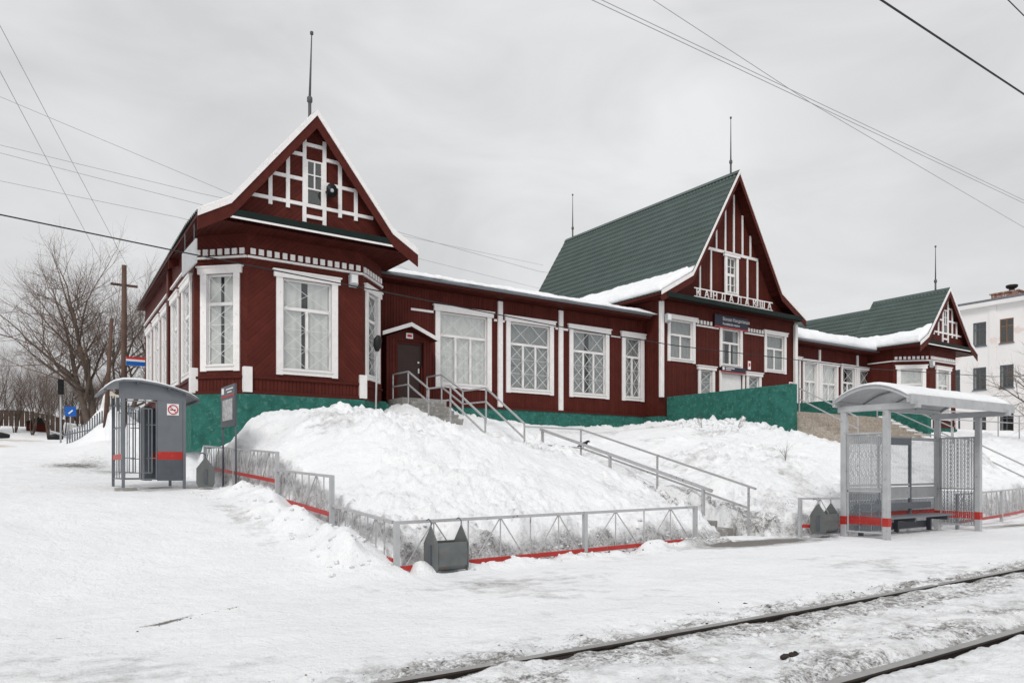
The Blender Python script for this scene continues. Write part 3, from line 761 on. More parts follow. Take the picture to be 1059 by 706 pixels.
# ---- pavilions (chamfered front corners)
def pavilion(xc, yf, hf, ch, y_back, left, eave=8.26, apex=11.75, sheer=0.0):
    BZ = 3.64 if left else 3.8
    x0, x1 = xc-hf-ch, xc+hf+ch
    zs = 4.12
    def face(p, q, win, lo, hi, opts):
        p, q = Vector(p), Vector(q); d = q-p; a = math.atan2(d.y, d.x); c = (p+q)/2; L = d.length
        hs = []
        for off, w, z, h in win:
            hs.append(hole(off, z, w, h))
        wall(lo, hi, c.x, c.y, a, L, BZ, eave-.02, hs, zs)
        for off, w, z, h in win:
            cc = c + d.normalized()*off; window(cc.x, cc.y, z, a, w, h, **opts)
        n = Vector((d.y, -d.x)).normalized()
        b = MB(); u = d.normalized()
        for (z0, z1, pr_, m_) in ((2.0 if left else 2.8, BZ-.004, .07, 'plinth'),):
            u_ = d.normalized()*.031; pp, qq = p+n*pr_-u_, q+n*pr_+u_
            b.add([(*pp,z0),(*qq,z0),(*qq,z1),(*pp,z1),(*p,z1),(*q,z1)], [(0,1,2,3),(3,2,5,4)])
        obj('plinth', b, M['plinth'], station)
        b = MB(); e0 = c - u*(L/2) + n*.0; e1 = c + u*(L/2)
        b.bar((*(e0+n*.03), 7.52), (*(e1+n*.03), 7.52), .06, .06); obj('string_moulding', b, M['white'], station)
        b = MB(); b.bar((*(e0+n*.02), zs), (*(e1+n*.02), zs), .05, .07); obj('sill_band', b, M['red_plain'], station)
        b = MB(); b.bar((*(e0+n*.02), BZ+.05), (*(e1+n*.02), BZ+.05), .06, .1); obj('base_board', b, M['red_plain'], station)
        return p, q
    pts = [(x0+sheer, y_back), (x0, yf+ch), (xc-hf, yf), (xc+hf, yf), (x1, yf+ch), (x1, y_back)]
    # front and chamfers
    wf = 1.86 if left else 1.6
    zw, hw = (4.24, 3.0)
    face(pts[2], pts[3], [(0, wf, zw, hw)], M['red_v'], M['red_h'], dict(nl=2, curt='gap' if left else 'full', top_x=1, pale=True))
    cl = math.hypot(ch, ch)
    face(pts[1], pts[2], [(0, 1.22 if left else 1.5, zw+.05, 2.95)], M['red_v'], M['red_d'], dict(nl=1, curt='gap' if left else 'full', top_x=1, pale=True))
    face(pts[3], pts[4], [(0, 1.22, zw+.05, 2.95)], M['red_v'], M['red_d'], dict(nl=1, curt='full', top_x=1))
    for p, q in ((pts[1],pts[2]),(pts[2],pts[3]),(pts[3],pts[4])):
        pv, qv = Vector(p), Vector(q); u = (qv-pv).normalized()*.04
        dentils(tuple(pv+u), tuple(qv-u), 7.68, .17, .14, .075)
    # side walls
    if left:
        L = math.hypot(pts[1][0]-pts[0][0], pts[1][1]-pts[0][1]); t0 = pts[1][1]
        face(pts[0], pts[1], [(L/2-(yc-t0), w_, 4.18, 2.95) for yc, w_ in ((24.2,1.7),(26.45,1.55),(28.75,1.4),(30.9,1.65),(33.2,1.6))], M['red_v'], M['red_v'], dict(nl=1, curt='full', top_x=1, pale=True))
        bx('drain_pilaster', M['red_plain'], (pts[1][0]+sheer*.42-.14, pts[1][0]+sheer*.42+.1, 27.3, 27.62, 3.4, eave-.1))
    else:
        face(pts[0], pts[1], [], M['red_v'], M['red_v'], {})
    face(pts[4], pts[5], [], M['red_v'], M['red_v'], {})
    # corner boards at the plinth
    for (px, py) in ((pts[1][0], pts[1][1]), (pts[2][0], pts[2][1]), (pts[3][0], pts[3][1])):
        bx('corner_board', M['white'], (px-.12, px+.12, py-.09, py+.1, 3.68 if left else 3.8, 4.4 if left else 4.5), bev=.006)
    # roof
    ov = .45
    y0 = yf-(.78 if left else .36)
    b = MB(); b.add([(xc-3.22,y0,eave-.08),(xc+3.22,y0,eave-.08),(xc+3.22,y_back+.3,eave-.08),(xc-3.22+sheer*1.1,y_back+.3,eave-.08)], [(0,1,2,3)]); obj('soffit', b, M['red_soffit'], station)
    PP = [(0,apex),(2.38,eave+.5),(3.24,eave)]
    yk = yf+4.05
    gable_roof(xc, PP, y0, yk, verge='white', barge=.36, left_shear=sheer*1.1)
    gable_roof(xc, [(0,apex-.42),(2.1,eave+.5),(3.24,eave)], yk+.02, y_back+.4, verge='roof', left_shear=sheer*1.1)
    yg = yf-(.45 if left else .08)
    gable_wall(xc, yg, [(-2.95,eave-.02),(2.95,eave-.02),(2.34,eave+.44),(0,apex-.14),(-2.34,eave+.44)], M['red_h'])
    b = MB(); b.prism([(xc-2.5,y0+.06,eave+.12),(xc-2.5,yg+.02,eave+.36),(xc-2.5,yg+.02,eave+.28),(xc-2.5,y0+.06,eave+.04)], (5.0,0,0)); pr = obj('pent_roof', b, M['roof_dark'], station)
    bx('pent_roof_edge', M['white'], (xc-2.52, xc+2.52, y0-.03, y0+.0, eave+.02, eave+.075), parent=pr); bx('pent_roof_fascia', M['roof_dark'], (xc-2.5, xc+2.5, y0-.02, y0+.055, eave+.078, eave+.27), parent=pr)
    b0 = eave+.88; xt = xc+.04
    timbers(xt, yg, [(-1.84,b0,1.84,b0),(-1.34,b0+.72,-.3,b0+.72),(.3,b0+.72,1.34,b0+.72),(-.82,b0+1.43,-.3,b0+1.43),(.3,b0+1.43,.82,b0+1.43),(-.3,b0+1.76,.3,b0+1.76),(-.3,b0-.32,.3,b0-.32)], .1)
    timbers(xt, yg-.004, [(-.3,b0-.5,-.3,b0+1.95),(.3,b0-.5,.3,b0+1.95),(-.78,b0-.18,-.78,b0+1.45),(-1.28,b0-.18,-1.28,b0+.74),(.78,b0-.18,.78,b0+1.45),(1.28,b0-.18,1.28,b0+.74)], .11)
    xa = xt
    bx('attic_pane', M['glass'], (xa-.22,xa+.22,yg-.028,yg-.022,b0+.08,b0+1.3)); bx('dark_attic', M['dark_room'], (xa-.24,xa+.24,yg-.012,yg-.003,b0+.06,b0+1.32))
    b = MB(); b.box(xa-.25,xa-.2,yg-.05,yg-.001,b0+.05,b0+1.32); b.box(xa+.2,xa+.25,yg-.05,yg-.001,b0+.05,b0+1.32); b.box(xa-.2,xa+.2,yg-.049,yg-.001,b0+1.27,b0+1.32); b.box(xa-.02,xa+.02,yg-.045,yg-.001,b0+.5,b0+1.27); b.box(xa-.2,xa+.2,yg-.046,yg-.001,b0+.47,b0+.51); b.box(xa-.2,xa+.2,yg-.046,yg-.001,b0+.88,b0+.91)
    obj('attic_sash', b, M['white'], station)
    finial(xc-.02, yf-.25 if left else yf+.4, apex+.05, 2.5, .04, .06 if left else 0)
    bx('interior_wall', M['dark_room'], (x0+.35+sheer, x1-.3, yf+2.4, yf+2.44, 3.0, eave-.1))
    if left: bx('interior_wall', M['dark_room'], (x0+2.2, x0+2.24, yf+2.5, y_back-.3, 3.0, eave-.1))
    return pts
pavilion(7.66, 21.84, 1.74, 1.18, 34.8, True, sheer=.5)
pavilion(44.15, 21.3, 1.45, 1.35, 31.5, False, apex=11.6)

# ---- wing roofs with eaves, gutters
def wing_roof(x0, x1):
    b = MB(); b.prism([(x0,23.5,8.08),(x0,29.2,9.72),(x0,34.9,8.08),(x0,34.9,8.2),(x0,29.2,9.84),(x0,23.5,8.2)], (x1-x0,0,0)); r = obj('roof', b, M['roof'], station)
    bx('eave_board', M['red_plain'], (x0, x1, 23.46, 23.495, 8.0, 8.17), parent=r)
    bx('eave_soffit', M['red_soffit'], (x0, x1, 23.5, 24.1, 7.98, 8.05), parent=r)
    g = MB(); g.tube([(x0,23.4,8.13),(x1,23.4,8.13)], .055, 8); obj('gutter', g, M['mid_grey'], r, smooth=True)
wing_roof(10.6, 23.4); wing_roof(33.2, 41.3)

# ---- porch over the small side door
bx('porch_wall', M['red_v'], (11.0,11.38,23.55,24.1,3.7,6.0), (12.42,12.72,23.55,24.1,3.7,6.0), (11.38,12.42,23.55,24.1,5.92,6.02))
b = MB(); b.prism([(10.95,23.57,6.0),(12.76,23.57,6.0),(11.8,23.57,6.36)], (0,.5,0)); obj('porch_gable', b, M['red_plain'], station)
b = MB(); b.prism([(10.74,23.25,6.0),(11.8,23.25,6.4),(12.82,23.25,5.98),(12.82,23.25,6.1),(11.8,23.25,6.52),(10.74,23.25,6.12)], (0,.84,0)); pr = obj('porch_roof', b, M['red_plain'], station)
b = MB(); b.prism([(10.72,23.22,5.99),(11.8,23.22,6.39),(12.84,23.22,5.97),(12.84,23.22,6.1),(11.8,23.22,6.53),(10.72,23.22,6.12)], (0,.028,0)); obj('verge_trim', b, M['white'], pr)
d = obj('door', MB().box(11.38,12.42,23.66,23.71,3.9,5.92), M['door_brown'], station)
bx('door_handle', M['white_metal'], (12.24,12.28,23.6,23.65,4.85,5.02), (12.23,12.29,23.62,23.655,5.2,5.26), parent=d)
bx('door_frame', M['red_plain'], (11.38,11.46,23.6,23.655,3.9,5.92), (12.34,12.42,23.6,23.655,3.9,5.1), (11.46,12.34,23.6,23.655,5.84,5.92), parent=d)
b = MB(); b.prism([(9.9,22.75,2.4),(11.15,22.75,2.4),(11.15,22.75,3.2),(10.6,22.75,3.72),(9.9,22.75,3.72)], (0,1.3,0)); obj('porch_plinth', b, M['plinth'], station)

# ---- snow lying on the roofs
def snow_sheet(name, label, fn, nu, nv, thick, parent=None):
    """fn(s, t) -> point on the roof and the local snow depth; s along, t up the slope"""
    vs, fs = [], []
    top = np.zeros((nv+1, nu+1, 3)); bot = np.zeros((nv+1, nu+1, 3))
    for j in range(nv+1):
        for i in range(nu+1):
            p, dpt = fn(i/nu, j/nv); bot[j,i] = p; top[j,i] = (p[0], p[1], p[2]+dpt)
    vs = [tuple(p) for p in top.reshape(-1,3)] + [tuple(p) for p in bot.reshape(-1,3)]; n_ = (nu+1)*(nv+1); w = nu+1
    for j in range(nv):
        for i in range(nu):
            a = j*w+i; fs.append((a, a+1, a+w+1, a+w)); fs.append((n_+a, n_+a+w, n_+a+w+1, n_+a+1))
    ring = [i for i in range(nu+1)] + [j*w+nu for j in range(1, nv+1)] + [nv*w+i for i in range(nu-1, -1, -1)] + [j*w for j in range(nv-1, 0, -1)]
    for a, b_ in zip(ring, ring[1:]+ring[:1]): fs.append((a, n_+a, n_+b_, b_))
    o = obj(name, MB().add(vs, fs), M['snow'], parent, smooth=True); o['kind'] = 'stuff'; o['label'] = label
    return o
def n1(a, b=0.0): return float(fbm(np.array([a]), np.array([b]), 4)[0])
def edge_round(s, t, w=.06):
    return min(1, (min(t, 1-t)/w)**.5) * min(1, (min(s, 1-s)/(w*.3))**.5)
def wing_snow(x0, x1, d0):
    def fn(s, t):
        x = x0+(x1-x0)*s; y = 23.36 + .1*n1(x*1.4) + t*5.9; z = 8.12 + max(0, (y-23.5))*.2877 + .075
        return (x, y, z), max(.015, (d0+(.09+d0*.2)*n1(x*.9, y*.9)+.07*n1(x*3, y*3))*min(1, .35+(t/.04)) * min(1, ((1-t)/.06)**.5 if t < 1 else 0))
    return fn
snow_sheet('roof_snow', 'thin snow sheet along the eave of the roof beside the left pavilion', wing_snow(10.4, 23.9, .12), 140, 26, 0)
snow_sheet('roof_snow', 'thick snow sheet on the wing roof beside the right pavilion', wing_snow(33.1, 41.9, .5), 100, 26, 0)
def flare_snow(xc, prof, y0, y1, up, d0, seed):
    (da, za), (db, zb) = prof[1], prof[2]; (d_, z_) = prof[0]
    def fn(s, t):
        y = y0+(y1-y0)*s
        lim = 1 + up*max(.08, (1-s*1.05)+.5*n1(y*1.1+seed)+.25*n1(y*3.7))
        q = t*lim
        if q <= 1: x = xc-(db+(da-db)*q); z = zb+(za-zb)*q
        else: x = xc-(da+(d_-da)*(q-1)); z = za+(z_-za)*(q-1)
        return (x-.03, y, z+.07), max(.01, (d0+.08*n1(y*1.2, q*2+seed)+.05*n1(y*4, q*6))*min(1, .45+t/.06)*min(1, max(0, 1-t)/.12+.02)*min(1, .3+s/.02))
    return fn
snow_sheet('roof_snow', 'wind-packed snow on the flared left eave of the tall centre gable', flare_snow(MC, PM, 22.6, 33, .05, .3, 2.0), 120, 24, 0)
PR = [(0,11.6),(2.38,8.76),(3.24,8.26)]
snow_sheet('roof_snow', 'snow on the flared left eave of the right pavilion roof', flare_snow(44.15, PR, 20.93, 26.5, .2, .34, 7.0), 70, 20, 0)
def verge_snow(s, t):
    a = s*2-1; dx = a*3.24
    ad = abs(dx); z = 11.75-(ad/2.38)*2.99 if ad < 2.38 else 8.76-(ad-2.38)/.86*.5
    return (7.66+dx, 21.03+t*.6, z+.07), .045*(1+.5*n1(dx*2))
snow_sheet('roof_snow', 'narrow line of snow along the front slopes of the left gable', verge_snow, 60, 4, 0)

# ------------------------------------------------------------------ railway rails
def rail(off, label):
    xs = np.concatenate([np.arange(-14, 24, .5), np.arange(24, 62, 2.0)])
    prof = [(-.042,.036),(.042,.036),(.043,.022),(.034,.01),(.012,.0),(.011,-.06),(.06,-.075),(.06,-.09),(-.06,-.09),(-.06,-.075),(-.011,-.06),(-.012,.0),(-.034,.01),(-.043,.022)]
    n = len(prof); b = MB(); vs = []; fs = []
    for x in xs:
        y = float(RAIL_Y(x)) + off
        vs += [(x, y+p[0], p[1]) for p in prof]
    for i in range(len(xs)-1):
        for k in range(n): fs.append((i*n+k, (i+1)*n+k, (i+1)*n+(k+1) % n, i*n+(k+1) % n))
    b.add(vs, fs)
    b.m = [0 if (i % n) == 0 else 1 for i in range(len(fs))]
    t = thing('railway_rail', label, 'rail', (0, float(RAIL_Y(0))+off, 0), 'rails of the track in front')
    obj('rail_head', b, [M['rail_steel'], M['rail_side']], t)
    b = MB(); y = float(RAIL_Y(3.6))+off
    for dz in (.0,): b.box(3.35, 3.85, y-.05, y-.038, -.05, .012); b.box(3.35, 3.85, y+.038, y+.05, -.05, .012)
    obj('joint_bar', b, M['rail_side'], t)
rail(0, 'steel rail nearest the platform edge, with dirty snow along it')
rail(-GAUGE, 'steel rail nearest the camera, beside a dark slushy groove')

def lump(b, c, r, squash=.6):
    vs = []; fs = []; N = 6
    for i in range(4):
        ph = math.pi*(i+.5)/4
        for k in range(N):
            th = 2*math.pi*k/N + i*.4; q = r*random.uniform(.7, 1.25)
            vs.append((c[0]+q*math.sin(ph)*math.cos(th), c[1]+q*math.sin(ph)*math.sin(th), c[2]+q*math.cos(ph)*squash))
    for i in range(3):
        for k in range(N): fs.append((i*N+k, (i+1)*N+k, (i+1)*N+(k+1) % N, i*N+(k+1) % N))
    fs += [tuple(range(N)), tuple(range(4*N-1, 3*N-1, -1))]
    b.add(vs, fs)
b = MB()
for i in range(260):
    x = random.uniform(-1, 14); k = random.random(); ry_ = float(RAIL_Y(x))
    y = ry_ + (random.gauss(.3, .16) if k < .5 else random.uniform(-1.45, -.1) if k < .7 else -GAUGE+random.gauss(.2, .1))
    lump(b, (x, y, gz(x, y)+.001), random.choice((.005,.006,.008,.01,.014)) if random.random() < .96 else .026, .45)
for i in range(14):
    x = random.gauss(1.6, .4); y = 7.95+(x-1.35)*.4+random.gauss(0, .05); lump(b, (x, y, gz(x, y)), random.uniform(.005, .012), .5)
for i in range(60):
    x = random.uniform(5, 12); y = float(edge_y(np.array(x)))-random.uniform(.0, .4); lump(b, (x, y, gz(x, y)), random.uniform(.008, .022))
o = obj('dirt_clods', b, M['dirt'], smooth=True); o['kind'] = 'stuff'; o['label'] = 'dark grit and dirt clods scattered along the rails'
b = MB(); 
for i in range(7): lump(b, (5.2+i*.032, 3.74+random.gauss(0,.012), gz(5.3,3.74)+.012), random.uniform(.028,.042), .5)
tag(obj('debris_clump', b, M['dirt'], smooth=True), 'dark flattened clump of debris lying on the snow between the two rails', 'debris')
# lumps of ploughed snow
b = MB()
for i in range(260):
    k = random.random()
    if k < .45: x = random.gauss(4.05, .3); y = random.uniform(9.4, 17)
    elif k < .75: x = random.uniform(5, 12.5); y = float(edge_y(np.array(x)))-abs(random.gauss(.12, .2))
    else: x = random.uniform(14.6, 22); y = float(edge_y(np.array(x)))-abs(random.gauss(.0, .2))
    lump(b, (x, y, gz(x, y)), random.uniform(.015, .05), .6)
for i in range(160):
    x = random.uniform(-1, 14); y = float(RAIL_Y(x))+random.choice((random.gauss(.32,.15), random.uniform(-1.4,-.15))); lump(b, (x, y, gz(x, y)), random.uniform(.015,.05), .6)
for i in range(130):
    if i % 2: x = random.uniform(5, 12.6); y = float(edge_y(np.array(x)))+abs(random.gauss(.1, .2))
    else: x = random.uniform(14.4, 20); y = random.uniform(10.2, 11.6)
    lump(b, (x, y, gz(x, y)-.015), random.choice((.025,.03,.04,.05)), random.uniform(.45,.7))
for i in range(140):
    x = random.uniform(20, 24.0); y = random.uniform(17.2, 19.5); lump(b, (x, y, gz(x, y)), random.uniform(.03,.14), .8)
o = obj('snow_lumps', b, M['snow'], smooth=True); o['kind'] = 'stuff'; o['label'] = 'loose lumps of ploughed snow along the fences and banks'

# ------------------------------------------------------------------ fences of light grey steel with a red bottom bar
def fence_bay(t, p, q, n, posts=(True, True), drop=.12, dense=False):
    """p, q = (x, y, z_bottom_bar, z_top)"""
    A = lambda s, z: (p[0]+(q[0]-p[0])*s, p[1]+(q[1]-p[1])*s, p[2+z]+(q[2+z]-p[2+z])*s)
    b = MB(); b.bar(A(0,1), A(1,1), .045, .045); obj('top_rail', b, M['rail_grey'], t)
    b = MB(); b.bar(A(0,0), A(1,0), .05, .07); obj('bottom_bar', b, M['red_band'], t)
    for s, on in ((0, posts[0]), (1, posts[1])):
        if on:
            e = A(s, 0); b = MB(); b.bar((e[0], e[1], e[2]-.45), (e[0], e[1], A(s,1)[2]+.02), .07, .07); obj('post', b, M['grey_metal'], t)
    for i in range(n):
        a, m_, c = i/n, (i+.5)/n, (i+1)/n
        for s0, s1 in ((m_, a+.1/n), (m_, c-.1/n)):
            b = MB(); b.bar(A(s0,1), A(s1,0), .014, .014); obj('brace', b, M['rail_grey'], t)
        ss = [m_] + ([c] if i < n-1 else [])
        if dense: ss += [a+.25/n, a+.75/n]
        for s in ss:
            b = MB(); b.bar(A(s,1), A(s,0), .016, .016); obj('baluster', b, M['rail_grey'], t)
t = thing('garden_fence', 'low grey steel fence with red bottom bar along the front of the mound', 'fence', (8, 9.95, 0))
FY = lambda x: 9.64+.0965*(x-4.66)
fence_bay(t, (4.66,FY(4.66),.1,.75), (8.4,FY(8.4),.1,.75), 3); fence_bay(t, (8.4,FY(8.4),.1,.75), (11.5,FY(11.5),.1,.75), 2, (False, True))
t = thing('garden_fence', 'stepped grey steel fence climbing beside the left platform toward the pavilion', 'fence', (4.66, 15, 1))
fence_bay(t, (4.66,9.75,.2,.75), (4.66,12.1,.35,.9), 2, (False, False), dense=True)
fence_bay(t, (4.66,12.1,.74,1.38), (4.66,15.05,.92,1.48), 2, (True, False), dense=True)
fence_bay(t, (4.66,15.05,1.26,1.83), (4.66,18.3,1.42,1.98), 3, (True, True), dense=True); fence_bay(t, (4.66,18.3,1.42,1.98), (4.66,21.3,1.55,2.12), 3, (False, True), dense=True)
t = thing('garden_fence', 'short grey fence piece between the stair and the right shelter', 'fence', (15.2, 10.15, 0))
fence_bay(t, (14.73,10.16,.24,.85), (15.6,9.76,.24,.85), 1, (True, False))
t = thing('garden_fence', 'grey steel fence with red bar running right from the right shelter', 'fence', (24, 9.7, 0))
fence_bay(t, (20.0,9.3,.16,.86), (24.0,9.95,.16,.88), 4); fence_bay(t, (24.0,9.95,.16,.88), (30.0,11.2,.16,.9), 6, (False, True))

# ------------------------------------------------------------------ litter bins
def litter_bin(x, y, z, ang, label, tilt=0.0):
    t = thing('litter_bin', label, 'bin', (x, y, z), 'grey steel litter bins')
    Fm = frame(x, y, z, ang) @ Matrix.Rotation(tilt, 4, 'X')
    plate = [(-.15,.02),(.15,.02),(.19,.1),(.19,.44),(.0,.7),(-.19,.44),(-.19,.1)]
    for sx in (-1, 1):
        b = MB(); b.prism([(sx*.25, p[0], p[1]) for p in plate], (sx*.016, 0, 0)); o = obj('side_plate', b, M['bin_grey'], t, Fm, bev=.004)
        b = MB(); b.box(*sorted((sx*.267, sx*.29)), -.03, .03, .1, .42); obj('pivot_bracket', b, M['dark_grey'], o, Matrix.Identity(4), local=True)
    b = MB(); w = .243
    prof = [(-.17,.46),(-.19,.32),(-.18,.13),(-.12,.06),(.12,.06),(.18,.13),(.19,.32),(.17,.46)]
    inner = [(p[0]*.9, p[1]+(.015 if p[1] < .1 else 0)) for p in prof]; n = len(prof)
    vs = [(-w,*p) for p in prof]+[(w,*p) for p in prof]+[(-w+.012,*p) for p in inner]+[(w-.012,*p) for p in inner]
    fs = [(i, i+1, n+i+1, n+i) for i in range(n-1)] + [tuple(range(n-1,-1,-1)), tuple(range(n,2*n))]
    fs += [(2*n+i, 3*n+i, 3*n+i+1, 2*n+i+1) for i in range(n-1)] + [tuple(range(2*n,3*n)), tuple(range(4*n-1,3*n-1,-1))]
    fs += [(0,n,3*n,2*n), (n-1,3*n-1,4*n-1,2*n-1)]
    b.add(vs, fs); obj('bucket', b, M['bin_grey'], t, Fm)
    for yy in (-.14, .14):
        b = MB(); b.bar((-.25,yy,.035), (.25,yy,.035), .03, .03); obj('cross_bar', b, M['dark_grey'], t, Fm)
    for sx in (-1, 1):
        b = MB(); b.tube([(sx*.258,0,.66),(sx*.258,0,.75),(sx*.258,.06,.79),(sx*.258,.12,.77)], .009, 6)
        obj('hanger', b, M['dark_grey'], t, Fm)
litter_bin(5.38, 9.5, .0, .06, 'grey steel litter bin with rust stains hanging on the front fence')
litter_bin(15.16, 9.84, .06, .05, 'grey steel litter bin hanging beside the mesh shelter on the right')
litter_bin(3.95, 18.0, 1.08, 1.37, 'grey steel litter bin against the solid shelter on the left', 0)

# ------------------------------------------------------------------ platform shelter on the right (mesh sides, barrel roof)
def mesh_screen(b, o, u, w, h, cw, chh, r=.007):
    """expanded-metal diamonds: o origin, u unit vector along, size w x h"""
    o, u = Vector(o), Vector(u); z = Vector((0,0,1)); nc = max(1, int(w/cw)); nr = max(1, int(h/chh)); cw = w/nc; chh = h/nr
    nv = u.cross(z)*r
    for i in range(nc):
        for s in (0, 1):
            pts = []
            for j in range(nr+1):
                xx = i*cw + (cw*.5 if (j+s) % 2 else cw*(.06 if s == 0 else .94)) if True else 0
                pts.append(o+u*xx+z*(j*chh))
            vs = []; fs = []
            for p in pts: vs += [p-u*r, p+u*r, p+u*r+nv, p-u*r+nv]
            for j in range(len(pts)-1):
                a = j*4
                for k in range(4): fs.append((a+k, a+(k+1) % 4, a+4+(k+1) % 4, a+4+k))
            b.add(vs, fs)
sh = thing('platform_shelter', 'light grey open platform shelter with mesh sides, bench and snowy barrel roof', 'shelter', (17.7, 9.4, 0))
SX0, SX1, SY0, SY1 = 15.68, 19.8, 8.72, 9.69
for (x, y) in ((SX0,SY0),(SX0,SY1),(SX1,SY0),(SX1,SY1)):
    o = obj('post', MB().box(x-.062,x+.062,y-.062,y+.062,-.1,2.76), M['grey_metal'], sh, bev=.008)
    obj('red_collar', MB().box(x-.067,x+.067,y-.067,y+.067,.28,.46), M['red_band'], o)
for x in (SX0, SX1):
    obj('roof_beam', MB().box(x-.06,x+.06,8.02,9.82,2.765,2.9), M['grey_metal'], sh, bev=.006)
for x, dn in ((SX0, 1), (SX1, 0)):
    b = MB(); mesh_screen(b, (x,SY0+.08,.16), (0,1,0), SY1-SY0-.16, .13, .055, .05, .0065); o = obj('mesh_screen', b, M['mid_grey'], sh); o['kind'] = 'stuff'
    b = MB(); mesh_screen(b, (x,SY0+.08,.47), (0,1,0), SY1-SY0-.16, .5, .055, .05, .0065); o = obj('mesh_screen', b, M['mid_grey'], sh); o['kind'] = 'stuff'
    b = MB(); mesh_screen(b, (x,SY0+.08,.99), (0,1,0), SY1-SY0-.16, 1.28, .048, .05, .0068); o = obj('mesh_screen', b, M['grey_metal'], sh); o['kind'] = 'stuff'
    b = MB(); mesh_screen(b, (x,SY0+.08,.29), (0,1,0), SY1-SY0-.16, .17, .045, .04, .008); o = obj('mesh_screen', b, M['red_band'], sh); o['kind'] = 'stuff'
    b = MB(); b.bar((x,SY0+.07,2.28),(x,SY1-.07,2.28),.04,.04); b.bar((x,SY0+.07,.13),(x,SY1-.07,.13),.04,.04); b.bar((x,SY0+.07,1.02),(x,SY1-.07,1.02),.03,.03)
    for yy in (SY0+.09, SY1-.09): b.bar((x,yy,.12),(x,yy,2.29),.03,.03)
    obj('screen_frame', b, M['grey_metal'], sh)
    for i in range(1, 3 if dn else 10):
        k = i/(3 if dn else 10); y = SY0+.08+(SY1-SY0-.16)*k
        b = MB(); b.bar((x+.015,y,.13),(x+.015,y,2.28),.014,.014); obj('screen_bar', b, M['grey_metal'], sh)
# back: boards, open notice frame, mesh below
b = MB(); b.box(SX0+.08,SX1-.08,SY1-.02,SY1+.01,2.2,2.28); b.box(SX0+.08,SX1-.08,SY1-.02,SY1+.01,1.1,1.16); obj('back_rail', b, M['grey_metal'], sh)
obj('back_board', MB().box(SX0+.09,SX1-.09,SY1-.03,SY1-.005,.8,1.08), M['grey_metal'], sh)
for x in (17.05, 18.45): obj('back_upright', MB().box(x-.03,x+.03,SY1-.035,SY1+.02,.1,2.26), M['mid_grey'], sh)
obj('back_panel', MB().box(16.0,18.4,SY1-.05,SY1-.036,2.08,2.24), M['mid_grey'], sh)
b = MB(); mesh_screen(b, (SX0+.09,SY1+.03,1.17), (1,0,0), SX1-SX0-.18, 1.02, .07, .07, .004); o = obj('mesh_screen', b, M['grey_metal'], sh); o['kind'] = 'stuff'
b = MB(); mesh_screen(b, (SX0+.09,SY1+.03,.5), (1,0,0), SX1-SX0-.18, .28, .07, .06, .006); o = obj('mesh_screen', b, M['mid_grey'], sh); o['kind'] = 'stuff'
b = MB(); mesh_screen(b, (SX0+.09,SY1+.03,.3), (1,0,0), SX1-SX0-.18, .2, .06, .05, .008); o = obj('mesh_screen', b, M['red_band'], sh); o['kind'] = 'stuff'
for x in (16.1, 17.6, 19.1): obj('bench_leg', MB().box(x-.03,x+.03,9.1,9.6,.28,.38).box(x-.03,x+.03,9.5,9.6,.0,.28), M['dark_grey'], sh)
for i in range(4): obj('bench_slat', MB().box(15.95,19.3,9.06+i*.13,9.175+i*.13,.38,.42), M['mid_grey'], sh)
obj('bench_backrest', MB().box(15.95,19.3,9.6,9.63,.55,.7), M['mid_grey'], sh)
obj('kick_board', MB().box(15.95,19.3,9.6,9.63,.08,.24), M['dark_grey'], sh)
RY0, RY1, RZ, RH = 8.12, 9.82, 2.98, .29
def arch(y): 
    k = (y-RY0)/(RY1-RY0)*2-1; return RZ + RH*(1-k*k)
ys = np.linspace(RY0, RY1, 17)
b = MB(); b.prism([(15.45,y,arch(y)) for y in ys]+[(15.45,y,arch(y)+.03) for y in ys[::-1]], (4.75,0,0)); rf = obj('roof_sheet', b, M['grey_metal'], sh)
for i, x in enumerate((15.46, 16.6, 17.75, 18.9, 20.16)):
    b = MB(); b.tube([(x,y,arch(y)-.035) for y in ys], .028, 6); obj('roof_rib', b, M['grey_metal'], rf, smooth=True)
for y in (RY0+.02, RY1-.02): obj('eave_rail', MB().box(15.44,20.2,y-.03,y+.03,2.88,3.0), M['grey_metal'], rf)
obj('fascia', MB().box(15.46,20.18,RY0-.045,RY0-.012,2.84,3.045), M['grey_metal'], rf)
def sh_snow(s, t):
    x = 15.43+s*4.8; y = RY0+.03+t*(RY1-RY0-.02); return (x, y, arch(min(max(y,RY0),RY1))+.032), max(.008, (.055+.025*n1(x*1.2,y*2)+.02*n1(x*4,y*4))*min(1,.35+min(t,1-t)/.06)*min(1,.3+min(s,1-s)/.02))
snow_sheet('roof_snow', 'snow lying on the barrel roof of the right shelter', sh_snow, 60, 22, 0)

# ------------------------------------------------------------------ platform shelter on the left (solid panels, tube screen)
ls = thing('platform_shelter', 'grey solid-panelled platform shelter with tube screen left of the pavilion', 'shelter', (3.0, 19.4, 1.1))
LY0, LY1 = 18.6, 20.3
gl = 1.06
def lroof(x):
    return float(np.interp(x, [2.0,2.15,2.35,2.7,3.05,3.4,3.7,3.92], [3.29,3.41,3.47,3.475,3.43,3.35,3.25,3.13]))
xs = np.linspace(2.0, 3.92, 22)
b = MB(); b.prism([(x,LY0-.13,lroof(x)-.035) for x in xs]+[(x,LY0-.13,lroof(x)) for x in xs[::-1]], (0,LY1-LY0+.26,0)); rf = obj('roof_sheet', b, M['mid_grey'], ls)
b = MB(); b.prism([(x,LY0-.02,min(lroof(x)-.04, 3.44)) for x in xs[3:19]]+[(float(xs[18]),LY0-.02,3.06),(float(xs[3]),LY0-.02,3.06)], (0,.03,0)); obj('gable_panel', b, M['mid_grey'], ls)
